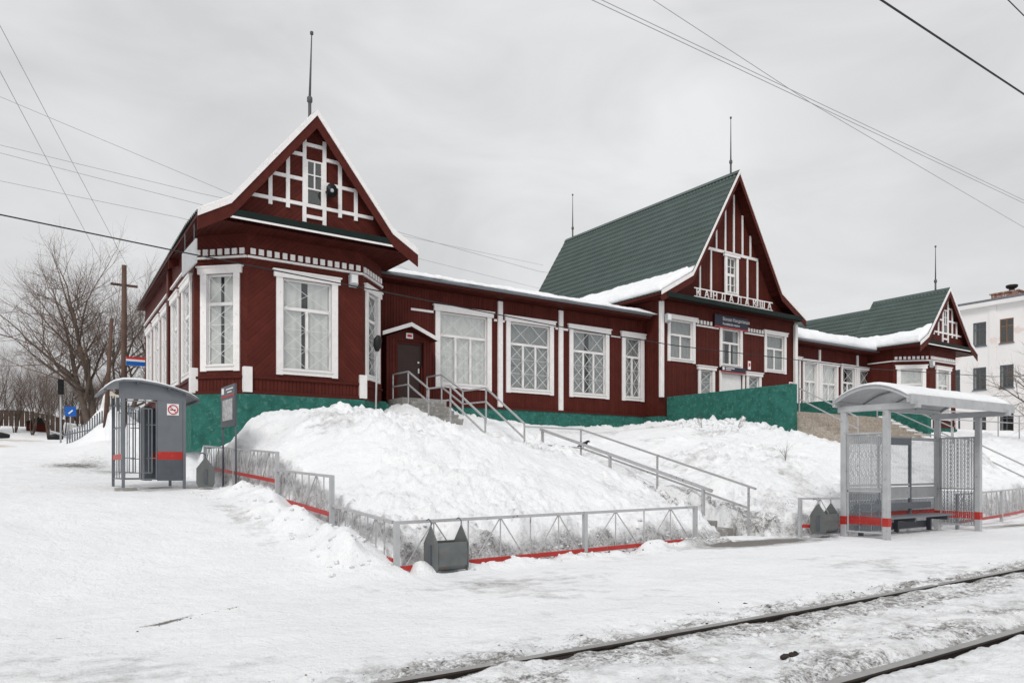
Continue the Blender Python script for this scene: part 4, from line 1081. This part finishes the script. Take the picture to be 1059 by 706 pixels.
for x in xs[[0, 7, 14, 21]]:
    b = MB(); b.bar((x,LY0-.12,lroof(x)-.06),(x,LY1+.12,lroof(x)-.06),.05,.05); obj('roof_purlin', b, M['dark_grey'], rf)
for x, y in ((2.36,LY0),(2.36,LY1),(3.62,LY0),(3.62,LY1)):
    obj('post', MB().box(x-.03,x+.03,y-.03,y+.03,gl-.1,3.2), M['mid_grey'], ls)
obj('footing', MB().box(2.2,2.62,LY0-.12,LY0+.12,gl-.12,gl+.03), M['concrete'], ls)
# end panel with red stripe
obj('end_panel', MB().box(3.05,3.585,LY0-.015,LY0+.015,1.9,3.06), M['mid_grey'], ls)
obj('red_stripe', MB().box(3.05,3.585,LY0-.017,LY0+.017,1.72,1.9), M['red_band'], ls)
obj('lower_panel', MB().box(3.05,3.585,LY0-.015,LY0+.015,1.24,1.72), M['dark_grey'], ls)
obj('back_panel', MB().box(3.59,3.615,LY0+.04,LY1-.04,1.24,3.1), M['dark_grey'], ls)
obj('far_end_panel', MB().box(2.95,3.585,LY1-.015,LY1+.015,1.24,3.0), M['dark_grey'], ls)
obj('red_stripe', MB().box(2.95,3.585,LY1-.018,LY1+.018,1.72,1.9), M['red_band'], ls)
obj('inner_cabinet', MB().box(2.86,3.02,LY0+.5,LY0+.9,1.24,2.95), M['dark_grey'], ls)
obj('number_plate', MB().box(2.28,2.24,LY0+.05,LY0+.08,2.78,3.08), M['dark_grey'], ls)
# tube screens (front bay and left side)
def tubes(y, x0, x1, nameit='screen_tube'):
    for i, (za, zb) in enumerate(((1.28,3.02),(1.42,2.86))):
        k = i*.09
        b = MB()
        for p, q in (((x0+k,y,za),(x1-k,y,za)),((x0+k,y,zb),(x1-k,y,zb)),((x0+k,y,za),(x0+k,y,zb)),((x1-k,y,za),(x1-k,y,zb))): b.bar(p, q, .022)
        obj('screen_frame', b, M['mid_grey'], ls)
    for i in range(1, 4):
        x = x0+(x1-x0)*i/4; b = MB(); b.bar((x,y,1.42),(x,y,2.86),.018); obj(nameit, b, M['mid_grey'], ls)
    for z in (1.75, 2.5): 
        
        for xa, xb in ((x0, x0+.2), (x1-.2, x1)):
            b = MB(); b.bar((xa,y,z),(xb,y,z),.018); obj(nameit, b, M['mid_grey'], ls)
tubes(LY0, 2.39, 3.03); tubes(LY1, 2.39, 2.93)
for i, y in enumerate(np.linspace(LY0+.25, LY1-.25, 4)):
    b = MB(); b.bar((2.36,y,1.28),(2.36,y,3.0),.02); obj('screen_tube', b, M['mid_grey'], ls)
for z in (1.28, 1.8, 2.45, 3.0):
    b = MB(); b.bar((2.36,LY0,z),(2.36,LY1,z),.022); obj('screen_tube', b, M['mid_grey'], ls)
obj('red_band', MB().box(2.345,2.375,LY0+.05,LY1-.05,1.72,1.84), M['red_band'], ls)
def ls_snow(s, t):
    x = 2.05+s*1.86; y = LY0-.12+t*(LY1-LY0+.24); return (x, y, lroof(x)+.002), max(.006, (.04+.02*n1(x*2,y*2))*min(1,.3+min(s,1-s)/.06)*min(1,.4+min(t,1-t)/.05))
snow_sheet('roof_snow', 'thin snow on the curved roof of the left shelter', ls_snow, 30, 24, 0)
ns = thing('no_smoking_sign', 'small square white sign with red barred circle on the left shelter', 'sign', (3.37, LY0-.02, 2.85))
obj('plate', MB().box(3.25,3.5,LY0-.024,LY0-.018,2.73,2.99), M['sign_white'], ns)
b = MB(); c_ = (3.375, LY0-.028, 2.86)
b.tube([(c_[0]+.1*math.cos(a), c_[1], c_[2]+.1*math.sin(a)) for a in np.linspace(0, 2*math.pi, 25)], .012, 6, False); b.bar((c_[0]-.07,c_[1],c_[2]+.07),(c_[0]+.07,c_[1],c_[2]-.07),.018,.008,up=(0,1,0)); obj('barred_ring', b, M['sign_red'], ns)
b = MB(); b.bar((c_[0]-.06,c_[1]+.003,c_[2]-.005),(c_[0]+.06,c_[1]+.003,c_[2]-.005),.008,.02); obj('cigarette', b, M['black'], ns)

# information stand by the side fence
st = thing('information_stand', 'tall dark grey notice stand on two legs beside the side fence', 'notice stand', (4.45, 18, 1.3))
obj('board', MB().box(4.43,4.47,17.38,18.6,2.48,3.42), M['sign_grey'], st, bev=.005)
obj('header_stripe', MB().box(4.424,4.429,17.4,18.58,3.16,3.2), M['red_band'], st)
obj('poster', MB().box(4.42,4.428,17.55,18.42,2.62,3.1), M['paper'], st)
obj('pictogram', MB().box(4.422,4.428,18.3,18.5,3.24,3.38), M['sign_white'], st)
for y in (17.42, 18.56):
    b = MB(); b.tube([(4.47,y,1.1),(4.47,y,3.42)], .022, 8); obj('leg', b, M['dark_grey'], st, smooth=True)
for k, (ya, yb) in enumerate(((17.5,18.1),(17.62,18.0))): obj('lettering_line', MB().box(4.423,4.428,ya,yb,3.32-k*.07,3.345-k*.07), M['sign_white'], st)

# ------------------------------------------------------------------ stairs and handrails
sc_ = thing('staircase', 'short concrete steps from the tracks up through the snow bank', 'stairs', (13.6, 12.5, 0))
for i in range(12):
    y = 11.45+.46*i; z = .145*(i+1)
    obj('step', MB().box(13.13,14.07,y,y+.5,z-.5,z), M['concrete'], sc_, bev=.012)
us = thing('staircase', 'narrow concrete steps below the brown porch door', 'stairs', (11.85, 21.6, 3))
for i in range(5):
    y = 22.42-.33*(i+1); z = 3.86-.15*(i+1); obj('step', MB().box(11.28,12.44,y,y+.34,z-.5,z), M['concrete'], us, bev=.01)
obj('landing', MB().box(11.05,12.7,22.42,23.58,2.6,3.86), M['concrete'], us)
def handrail(label, rails, posts, r=.024, sq=True, cat='handrail'):
    p0 = posts[0]; t = thing('stair_handrail', label, cat, (p0[0], p0[1], p0[2]))
    for pts in rails:
        b = MB()
        if sq:
            for a, c in zip(pts, pts[1:]): b.bar(a, c, r*2, r*2)
        else: b.tube(pts, r, 8)
        obj('rail', b, M['rail_grey'], t)
    for (x, y, z0, z1) in posts:
        b = MB(); b.bar((x,y,z0),(x,y,z1), r*1.8); obj('post', b, M['rail_grey'], t)
    return t
handrail('heavier grey handrail on the left side of the lower steps', [[(13.1,11.25,1.02),(13.1,17.6,2.66)]], [(13.1,11.5,-.1,1.06),(13.1,14.6,.3,1.86),(13.1,17.5,1.4,2.62)], .034)
handrail('thin grey double handrail on the right side of the lower steps', [[(14.1,10.85,1.06),(14.1,16.97,2.66)],[(14.1,11.05,.62),(14.1,16.97,2.12)],[(14.1,16.97,2.66),(12.52,17.6,2.72)],[(14.1,16.97,2.12),(13.2,17.5,2.2)]],
         [(14.1,11.05,-.1,1.1),(14.1,13.9,.4,1.86),(14.1,16.97,1.2,2.68)], .022)
zA = [(11.2,23.45,4.72),(11.2,22.3,4.7),(11.2,20.9,4.02),(11.2,19.53,3.98),(11.2,17.6,2.9)]
lower = lambda L, d: [(x,y,z-d) for x, y, z in L]
handrail('grey handrail on the left of the porch steps', [zA, lower(zA, .42)], [(x,y,z-1.1,z) for x, y, z in zA], .022)
zB = [(12.5,23.45,4.72),(12.5,22.4,4.7),(12.5,21.0,4.03),(12.5,19.6,4.0),(12.5,17.56,2.8)]
handrail('grey handrail on the right of the porch steps', [zB, lower(zB, .42)], [(x,y,z-1.1,z) for x, y, z in zB], .022)

# entrance terrace with green parapets
te = thing('entrance_terrace', 'raised entrance terrace with green plastered side walls before the centre block', 'terrace', (27.7, 20, 2.6))
obj('parapet', MB().box(24.05,24.33,16.9,23.15,2.2,4.63), M['plinth'], te, bev=.015)
b = MB(); b.prism([(31.1,23.1,2.2),(31.1,15.6,1.8),(31.1,15.6,3.98),(31.1,17.6,4.05),(31.1,19.2,4.6),(31.1,23.1,4.6)], (.28,0,0)); obj('parapet', b, M['plinth'], te)
obj('terrace_floor', MB().box(24.34,31.09,17.3,23.15,2.6,3.68), M['concrete'], te)
for i in range(8):
    y = 17.28-.3*i; z = 3.62-.15*i; obj('step', MB().box(24.36+(.0 if i else 0),31.08,y-.3,y+.02,z-.6,z), M['beige_stone'], te, bev=.01)
b = MB(); b.prism([(30.4,17.2,3.62),(30.4,14.6,2.3),(30.4,14.6,2.0),(30.4,17.2,3.3)], (.5,0,0)); obj('ramp_stringer', b, M['black'], te)
b = MB(); b.prism([(30.38,17.25,3.72),(30.38,14.5,2.33),(30.38,14.5,2.25),(30.38,17.25,3.62)], (.54,0,0)); o = obj('ramp_snow', b, M['snow'], te)
handrail('thin white handrail descending beside the green terrace wall', [[(24.6,17.0,4.5),(24.6,14.7,3.3)],[(24.6,17.0,4.1),(24.6,14.7,2.9)]], [(24.6,17.0,3.4,4.5),(24.6,14.7,2.3,3.3)], .02)
handrail('thin white handrail at the far side of the terrace steps', [[(30.2,17.2,4.6),(30.2,14.2,3.1)],[(30.2,17.2,4.2),(30.2,14.2,2.7)]], [(30.2,17.2,3.4,4.6),(30.2,14.2,2.0,3.1)], .02)
# stair at the far right
rs = thing('staircase', 'snowy concrete steps at the right edge of the picture', 'stairs', (31, 13, 0.8))
for i in range(12):
    y = 11.2+.4*i; z = .3+.15*i; obj('step', MB().box(30.2,32.4,y,y+.42,z-.6,z), M['concrete'], rs, bev=.01)
handrail('grey handrail of the steps at the right edge of the picture', [[(30.1,16.0,3.0),(30.1,13.6,2.62),(30.1,11.3,1.4)],[(30.1,13.6,2.2),(30.1,11.3,.98)]], [(30.1,13.6,1.2,2.62),(30.1,11.3,.2,1.4),(30.1,16.0,1.8,3.0)], .025)
handrail('grey handrail fence on the snow before the right pavilion', [[(36,18.2,4.3),(44,18.4,4.4),(52,18.6,4.5)],[(36,18.2,3.9),(44,18.4,4.0),(52,18.6,4.1)]], [(x,18.2+(x-36)*.025,2.8,4.3+(x-36)*.0125) for x in (36,38.7,41.4,44,46.7,49.4,52)], .025)

# ------------------------------------------------------------------ signs, lamps and small fittings
sg = thing('station_sign', 'dark navy board with white lettering over the centre window', 'sign', (28.3, 23.2, 8.3))
obj('board', MB().box(27.15,29.5,YM-.12,YM-.09,8.07,8.6), M['sign_dark'], sg)
obj('red_edge', MB().box(27.15,29.5,YM-.124,YM-.086,8.02,8.068), M['sign_red'], sg)
text_on('Вокзал Кандалакша', .215, M['sign_white'], 27.68, YM-.127, 8.36, sg, align='LEFT', sx=.92, depth=.002); text_on('Kandalaksha station', .16, M['sign_white'], 27.68, YM-.127, 8.16, sg, align='LEFT', sx=.95, depth=.002)
sg = thing('door_sign', 'narrow navy strip sign directly above the white centre door', 'sign', (28.4, 23.2, 6.1))
obj('board', MB().box(27.6,29.3,YM-.13,YM-.1,6.02,6.25), M['sign_dark'], sg); obj('red_edge', MB().box(27.6,29.3,YM-.134,YM-.098,5.985,6.018), M['sign_red'], sg)
obj('pictogram', MB().box(27.66,27.8,YM-.136,YM-.131,6.08,6.22), M['sign_white'], sg); obj('lettering_line', MB().box(27.88,28.5,YM-.136,YM-.131,6.16,6.2).box(27.88,28.25,YM-.136,YM-.131,6.08,6.11), M['sign_white'], sg)
def plate(name, label, x, y, z, w, h):
    t = thing(name, label, 'sign', (x, y, z)); obj('plate', MB().box(x-w/2,x+w/2,y-.02,y-.004,z-h/2,z+h/2), M['sign_white'], t); obj('red_mark', MB().box(x-w*.32,x+w*.32,y-.026,y-.021,z-h*.12,z+h*.28), M['sign_red'], t)
plate('wall_plate', 'small red and white plate above the brown porch door', 11.88, 23.57, 6.1, .26, .22)
plate('wall_plate', 'small red and white plate right of the navy strip sign', 29.72, YM, 6.45, .2, .4)
plate('wall_plate', 'small pale plate low at the right corner of the centre block', 32.95, YM, 5.75, .3, .24)
nb = thing('name_board', 'pale weathered board hung under the eave at the left pavilion corner', 'sign', (4.5, 22.3, 7.3))
obj('board', MB().box(4.46,4.5,21.45,23.25,7.03,7.68), M['grey_metal'], nb); [obj('bracket', MB().box(4.47,4.49,q_,q_+.04,7.68,8.2), M['dark_grey'], nb) for q_ in (21.7, 22.9)]
def floodlight(x, y, z, label):
    t = thing('floodlight', label, 'lamp', (x, y, z), 'small floodlights on the walls'); b = MB(); b.prism([(x-.13,y-.22,z-.12),(x-.13,y-.06,z-.2),(x-.13,y-.02,z+.16),(x-.13,y-.2,z+.2)], (.26,0,0)); obj('housing', b, M['grey_metal'], t, bev=.01)
    obj('lens', MB().box(x-.1,x+.1,y-.228,y-.222,z-.08,z+.16), M['white_metal'], t); obj('bracket', MB().box(x-.02,x+.02,y-.03,y,z-.03,z+.03), M['dark_grey'], t)
floodlight(9.05, 21.84, 7.25, 'grey floodlight high on the front of the left pavilion'); floodlight(23.95, YM-.16, 8.0, 'grey floodlight at the left corner of the centre block'); floodlight(42.7, 21.3, 7.3, 'grey floodlight on the right pavilion corner')
lp = thing('loudspeaker', 'black horn loudspeaker mounted on the left gable beside its attic window', 'loudspeaker', (8.05, 21.6, 9.75))
b = MB(); b.tube([(8.08,21.35,9.62),(8.08,21.22,9.62),(8.1,21.14,9.62),(8.12,21.07,9.61)], [.06,.07,.12,.2], 16); obj('horn', b, M['black'], lp, smooth=True); obj('bracket', MB().box(8.05,8.11,21.27,21.39,9.45,9.6), M['black'], lp)
b = MB(); b.tube([(8.12,21.065,9.61),(8.12,21.04,9.61)], [.06,.04], 12); obj('driver_cap', b, M['grey_metal'], lp)
dp = thing('lamp_post', 'thin pale pole with dark bell head between pavilion and porch', 'post', (9.75, 21.5, 2.9)); b = MB(); b.tube([(9.72,21.6,2.6),(9.78,21.6,5.2)], .03, 8); obj('pole', b, M['grey_metal'], dp, smooth=True)
b = MB(); b.tube([(9.78,21.6,5.15),(9.78,21.6,5.3),(9.78,21.55,5.5),(9.78,21.5,5.62)], [.06,.12,.13,.05], 12); obj('bell_head', b, M['black'], dp, smooth=True)

# a dark bird by the handrail
bd = thing('bird', 'small dark bird perched by the handrail at the top of the lower steps', 'bird', (14.1, 16.85, 2.12))
b = MB(); b.tube([(13.98,16.9,2.17),(14.02,16.88,2.2),(14.1,16.85,2.23),(14.17,16.82,2.26),(14.21,16.8,2.31),(14.25,16.79,2.31),(14.29,16.78,2.3)], [.012,.04,.06,.055,.035,.03,.006], 8); b.tube([(13.93,16.92,2.16),(14.0,16.9,2.19)], [.018,.03], 6)
b.tube([(14.1,16.85,2.2),(14.1,16.9,2.12)], .006, 5); b.tube([(14.12,16.85,2.2),(14.13,16.9,2.12)], .006, 5); obj('body', b, M['black'], bd, smooth=True)

# ------------------------------------------------------------------ bare trees and shrubs
def grow(b_trunk, b_twig, p, d, length, r, level, rng, maxlev, spread, up):
    n = 4 if level < 2 else 3
    pts = [Vector(p)]; d = Vector(d).normalized()
    for i in range(n):
        d = (d + Vector((rng.gauss(0,.13), rng.gauss(0,.13), rng.gauss(0,.1)+up*.1))).normalized(); pts.append(pts[-1]+d*(length/n))
    rad = [r*(1-.45*i/n) for i in range(n+1)]
    (b_trunk if level < 2 else b_twig).tube(pts, rad, 8 if level == 0 else 6 if level == 1 else 4 if level == 2 else 3, level < 2)
    if level >= maxlev: return
    kids = (5 if level < 2 else 4)
    for k in range(kids):
        s = (.35 if level == 0 else .15) + (.65 if level == 0 else .8)*(k+rng.random()*.8)/kids
        s = min(s, 1.0); i = min(n-1, int(s*n)); q = pts[i].lerp(pts[i+1], s*n-i)
        az = rng.uniform(0, 2*math.pi); o = d.orthogonal().normalized(); o.rotate(Matrix.Rotation(az, 3, d))
        nd = (d*rng.uniform(.55,1.0) + o*spread*rng.uniform(.55,1.15) + Vector((0,0,up*.35)))
        grow(b_trunk, b_twig, q, nd, length*rng.uniform(.5,.74), rad[i]*rng.uniform(.45,.6), level+1, rng, maxlev, spread, up)
    grow(b_trunk, b_twig, pts[-1], d, length*.62, rad[-1]*.85, level+1, rng, maxlev, spread, up)
def bare_tree(name, label, x, y, h, r, seed, maxlev=4, spread=.85, up=.5, lean=(0,0), group=None, stems=1, cat='tree', base_z=None):
    rng = random.Random(seed); z = gz(x, y)-.15 if base_z is None else base_z
    t = thing(name, label, cat, (x, y, z), group)
    bt, bw = MB(), MB()
    for s in range(stems):
        a = rng.uniform(0, 6.28); off = 0 if stems == 1 else .35*r*4
        ld = Vector((lean[0]+(0 if stems == 1 else .22*math.cos(a)), lean[1]+(0 if stems == 1 else .22*math.sin(a)), 1))
        grow(bt, bw, (x+off*math.cos(a), y+off*math.sin(a), z), ld, h*.42*rng.uniform(.85,1.1), r*rng.uniform(.8,1), 0, rng, maxlev, spread, up)
    obj('trunk', bt, M['bark'], t, smooth=True); obj('crown', bw, M['twig'], t)
    return t
TG = 'bare trees behind the left shelter'
bare_tree('bare_tree', 'broad bare tree with thick trunk, tallest of the trees at left', 4.6, 49, 12.8, .23, 3, 5, 1.0, .4, (-.08,0), TG, stems=2)
bare_tree('bare_tree', 'slim bare tree just right of the tallest tree', 5.6, 50.5, 11, .15, 8, 5, .75, .6, (.02,0), TG)
bare_tree('bare_tree', 'bare tree leaning right beside the utility pole', 6.3, 48.5, 10, .16, 15, 5, .8, .5, (.16,0), TG)
bare_tree('bare_tree', 'thin bare tree half hidden behind the pavilion corner', 8.0, 52, 12, .2, 22, 4, .85, .5, (.05,0), TG)
SG = 'bare brown shrubs along the far fence'
names = ['leftmost bare brown shrub, cut by the picture edge', 'tall bare brown shrub near the left edge', 'low bare shrub before the far brown fence', 'dense bare shrub left of the signal post', 'round bare shrub behind the signal post', 'bare shrub just right of the signal post', 'small bare shrub at the foot of the trees', 'bare brown shrub between the blue sign and the tree', 'spindly bare shrub behind the picket fence']
for i, (x, h) in enumerate(((-1.2,6.4),(0.2,7.4),(1.3,5.2),(2.4,7.0),(3.4,6.0),(4.6,6.0),(5.6,5.2),(6.6,5.8),(7.6,5.2))):
    bare_tree('bare_shrub', names[i], x, 66+1.2*((i*7) % 4), h, .045, 40+i, 4, .75, .6, (0,0), SG, stems=5, cat='shrub')
bare_tree('bare_tree', 'bare tree with fine twigs before the white apartment block', 46.4, 17.2, 6.8, .11, 61, 4, 1.0, .3, (-.25,.02))
for i, (x, y, lb) in enumerate(((19.0,13.6,'thin bare sapling poking from the snow left of the shelter'),(20.6,18.2,'dry twiggy sapling in the snow before the green wall'),(22.3,17.9,'low dry sapling near the end of the green wall'))):
    bare_tree('sapling', lb, x, y, 1.1 if i == 0 else .9, .012, 70+i, 2, .8, .6, (0,0), 'dry saplings in the snow', cat='sapling')

# ------------------------------------------------------------------ far left: poles, fences, signal, signs
def pole(label, x, y, ztop, r, lean=0.0, arm=True):
    t = thing('utility_pole', label, 'pole', (x, y, gz(x, y)), 'wooden utility poles'); z = gz(x, y)-.3
    b = MB(); b.tube([(x,y,z),(x+lean,y,ztop)], [r, r*.75], 10); obj('shaft', b, M['wood_pole'], t, smooth=True)
    if arm:
        b = MB(); b.bar((x+lean-.55,y,ztop-.9),(x+lean+.55,y,ztop-.9),.09,.1); obj('crossarm', b, M['wood_pole'], t)
        for s in (-.5, .5):
            b = MB(); b.tube([(x+lean+s,y,ztop-.85),(x+lean+s,y,ztop-.65)], [.05,.04], 8); obj('insulator', b, M['white_metal'], t)
pole('tall upright wooden utility pole left of the pavilion roof', 4.86, 38, 10.7, .14); pole('shorter leaning wooden pole beside the bare trees', 4.75, 44, 9.3, .12, .3, False)
ps = thing('pole_sign', 'white, red and blue banded sign on the upright utility pole', 'sign', (5.2, 37.9, 6.3))
obj('board', MB().box(4.9,5.7,37.72,37.76,6.17,6.56), M['sign_white'], ps); obj('red_band', MB().box(4.9,5.7,37.712,37.719,6.46,6.56), M['sign_red'], ps); obj('blue_band', MB().box(4.9,5.7,37.712,37.719,6.17,6.36), M['sign_blue'], ps)
sp = thing('signal_post', 'slim signal post with black head at the far left', 'signal', (3.15, 50, 3.4))
b = MB(); b.tube([(3.15,50,gz(3.15,50)-.2),(3.15,50,6.6)], .05, 8); obj('pole', b, M['grey_metal'], sp, smooth=True); obj('signal_head', MB().box(3.0,3.3,49.86,50.0,5.75,6.6), M['black'], sp, bev=.02)
b = MB()
for z in (6.4, 6.17, 5.94): b.tube([(3.15,49.85,z),(3.15,49.7,z-.02)], [.1,.11], 10)
obj('visor', b, M['black'], sp)
bs = thing('blue_sign', 'square blue road sign by the picket fence at far left', 'sign', (3.6, 49.5, 3.5)); obj('plate', MB().box(3.32,3.88,49.48,49.51,4.5,5.05), M['sign_blue'], bs); obj('symbol', MB().bar((3.5,49.473,4.65),(3.7,49.473,4.85),.07,.01,up=(0,1,0)), M['sign_white'], bs)
b = MB(); b.tube([(3.6,49.53,gz(3.6,49.5)-.2),(3.6,49.53,4.9)], .03, 6); obj('pole', b, M['grey_metal'], bs)
pf = thing('picket_fence', 'low grey picket fence below the snow heap at far left', 'fence', (4.6, 44.5, 3.2))
for i in range(34):
    x = 3.1+i*.11; y = 44.6-(i*.02); z = gz(x, y); obj('picket', MB().box(x-.035,x+.035,y-.012,y+.012,z-.1,z+.62), M['mid_grey'], pf)
b = MB(); b.bar((3.0,44.64,gz(3.1,44.6)+.45),(6.8,43.9,gz(6.7,43.9)+.45),.03,.06); obj('rail', b, M['mid_grey'], pf)
ff = thing('board_fence', 'long brown board fence across the far left background', 'fence', (0, 74, 4.5))
for i in range(40):
    x = -6+i*.36; obj('board', MB().box(x-.165,x+.165,74-.02,74+.02,gz(x,74)-.2,gz(x,74)+1.25+.05*random.random()), M['brown_fence'], ff)
hs = thing('red_shed', 'tiny dark red shed roof at the foot of the far fence', 'shed', (3, 70, 4.3)); z = gz(3, 70); obj('wall', MB().box(2.1,3.6,69.6,70.8,z-.2,z+.7), M['red_plain'], hs)
b = MB(); b.prism([(2.0,69.4,z+.66),(3.7,69.4,z+.66),(2.85,69.4,z+1.1)], (0,1.6,0)); obj('roof', b, M['roof_dark'], hs)
for i, x in enumerate((0.4, 3.6)):
    z = gz(x, 63); b = MB(); b.tube([(x-.45,63,z+.18),(x,62.9,z+.25),(x+.5,63.05,z+.2)], [.16,.22,.14], 8); tag(obj('tyre_barrier', b, M['black'], smooth=True), ('black roadside lump left of the sandy road end', 'black roadside lump at the foot of the signal post')[i], 'barrier')

# ------------------------------------------------------------------ white apartment block on the right
ap = thing('apartment_block', 'three-storey white plastered building with dark windows at the right edge', 'building', (66, 24, 3.5))
AX, AY0, AY1, AZ1 = 64.0, 8.0, 36.0, 14.2
cols = [28.1-1.93*k for k in range(-3, 9)]; rows_ = [(4.2,5.95),(7.75,9.5),(11.2,13.05)]
ysx = sorted({AY0, AY1} | {c+s*.48 for c in cols for s in (-1, 1)}); zz = sorted({2.5, AZ1} | {z for r in rows_ for z in r})
b = MB()
for a, c in zip(ysx, ysx[1:]):
    for e, g in zip(zz, zz[1:]):
        if any(abs((a+c)/2-k) < .48 for k in cols) and any(r[0] < (e+g)/2 < r[1] for r in rows_): continue
        b.add([(AX,a,e),(AX,c,e),(AX,c,g),(AX,a,g)], [(3,2,1,0)])
for k in cols:
    for z0, z1 in rows_:
        b.add([(AX,k-.48,z0),(AX,k+.48,z0),(AX,k+.48,z1),(AX,k-.48,z1),(AX+.1,k-.48,z0),(AX+.1,k+.48,z0),(AX+.1,k+.48,z1),(AX+.1,k-.48,z1)], [(0,1,5,4),(1,2,6,5),(2,3,7,6),(3,0,4,7)])
b.add([(AX,AY1,2.5),(AX+14,AY1,2.5),(AX+14,AY1,AZ1),(AX,AY1,AZ1),(AX,AY0,2.5),(AX+14,AY0,2.5),(AX+14,AY0,AZ1),(AX,AY0,AZ1)], [(0,1,2,3),(4,7,6,5),(1,5,6,2)])
obj('wall', b, M['stucco'], ap)
obj('cornice', MB().box(AX-.35,AX+14.3,AY0-.3,AY1+.3,AZ1,AZ1+.3), M['stucco'], ap); obj('roof_parapet', MB().box(AX-.05,AX+14,AY0-.05,AY1+.05,AZ1+.3,AZ1+.55), M['mid_grey'], ap)
for y in np.arange(27.135-3.86*4, AY1, 3.86): obj('wall_pier', MB().box(AX-.06,AX+.02,y-.25,y+.25,2.6,AZ1-.01), M['stucco'], ap)
sash = MB(); sash.box(.03,.08,-.48,-.42,0,1); sash.box(.03,.08,.42,.48,0,1); sash.box(.031,.079,-.42,.42,0,.05); sash.box(.031,.079,-.42,.42,.95,1); sash.box(.03,.08,-.03,.03,.05,.95); sash.box(.032,.078,-.42,.42,.68,.72)
sm = sash.mesh('window', M['dark_grey']); sm2 = sash.mesh('window', pm('brown_window_frame', (.2,.1,.05), .5)); gm = MB().box(.05,.055,-.44,.44,.03,.97).mesh('pane', M['glass']); dm = MB().box(.4,.42,-.75,.75,-.1,1.1).mesh('dim_room', M['dark_room']); cm = MB().box(.14,.15,.3,.45,.05,.95).mesh('curtain', M['curtain_grey']); sl = MB().box(-.06,.03,-.54,.54,-.05,0).mesh('sill', M['mid_grey'])
for ci, k in enumerate(cols):
    for ri, (z0, z1) in enumerate(rows_):
        o = obj('window', sm2 if (ri == 2 and ci == 4) else sm, None, ap, Matrix.Translation((AX,k,z0)) @ Matrix.Diagonal((1,1,z1-z0,1)))
        for nm_, mm in (('pane', gm), ('dim_room', dm), ('curtain', cm), ('sill', sl)):
            if nm_ == 'curtain' and (ci+ri) % 3 == 0: continue
            obj(nm_, mm, None, o, local=True)
ch = obj('chimney', MB().box(AX+1.5,AX+3,26.0,27.9,AZ1+.5,15.35).box(AX+1.4,AX+3.1,25.9,28.0,15.35,15.45), M['brick'], ap)
b = MB(); b.tube([(AX+2.2,26.7,15.45),(AX+2.2,26.7,15.8)], .2, 10); b.tube([(AX+2.2,26.7,15.75),(AX+2.2,26.7,15.85),(AX+2.2,26.7,16.0),(AX+2.2,26.7,16.05)], [.3,.42,.42,.15], 12); obj('vent_cowl', b, M['black'], ch)
b = MB(); b.tube([(AX+2,25.3,AZ1+.4),(AX+2,25.3,17.4)], .05, 6); obj('antenna', b, M['pole_grey'], ap)
b = MB(); b.tube([(AX-.1,24.4,3),(AX-.1,24.4,AZ1)], .07, 8); obj('downpipe', b, M['white_metal'], ap)

# ------------------------------------------------------------------ overhead wires
def wire(label, pts, r=.012, mat='wire_grey', sag=0.0):
    b = MB(); P = []
    for a, c in zip(pts, pts[1:]):
        a, c = Vector(a), Vector(c); n = 14
        P += [a.lerp(c, i/n) - Vector((0,0,sag*4*(i/n)*(1-i/n))) for i in range(n)]
    P.append(Vector(pts[-1])); b.tube(P, r, 5); tag(obj('overhead_wire', b, M[mat]), label, 'wire', 'overhead wires')
wire('thick black cable strung low across the front of the station', [(-16,20,8.3),(.11,20,7.08),(3.9,20,6.86),(9.28,20,6.6),(15.43,20,6.3),(21.3,20,6.17),(34.5,20,6.3),(48,20.4,6.9),(63.9,21,8.2)], .017, 'wire')
wire('highest of the faint wires reaching the left pavilion roof', [(-30,28,19.5),(.16,30,13.75),(7.2,31,12.55),(26,38,11)], .008)
wire('upper of the close wire pair left of the pavilion roof', [(-30,31,13.6),(.16,30,12.16),(6.66,31,12.2),(30,40,15)], .008)
wire('lower of the close wire pair left of the pavilion roof', [(-30,31,13.1),(.16,30,11.9),(6.9,31,11.75),(30,40,13.4)], .008)
wire('lowest faint wire meeting the left eave', [(-30,30,13),(.16,30,10.98),(5.64,30,10.81),(6.8,30,10.7)], .008)
wire('steep thin wire from the top left corner to the utility pole', [(-4,-4,9.4),(.08,16,9.3),(5.36,38,9.95)], .0065)
wire('second steep thin wire at left, below the first', [(-4,-4,8.0),(.08,16,8.5),(4.36,38,9.9)], .0065)
wire('lower of the twin grey wires crossing the sky at right', [(-40,13.4,14.4),(11.96,14,12.89),(35.8,14,12.72),(90,14,14)], .011)
wire('upper of the twin grey wires crossing the sky at right', [(-40,14,15),(12.71,14.5,13.41),(37.1,14.5,13.25),(90,14.5,15)], .011)
wire('grey wire crossing the twin wires above the centre gable', [(-30,14.5,20),(16.06,16,15.35),(23.88,16,14.44),(40.92,16,13.16),(90,16,11)], .011)
wire('thick dark contact wire across the top right corner', [(-40,6,8.6),(10.65,6,8.32),(15.35,6,8.28),(80,7,8.3)], .016, 'wire')
wire('short dark wire at the very top right corner', [(-40,6,10.5),(14.73,6,9.76),(15.35,6,9.7),(80,7,9)], .01, 'wire')
wire('thin drooping wire behind the wing roof', [(15.5,39,15.85),(19.6,40,15.3),(31,42,15.2),(60,50,18)], .012)
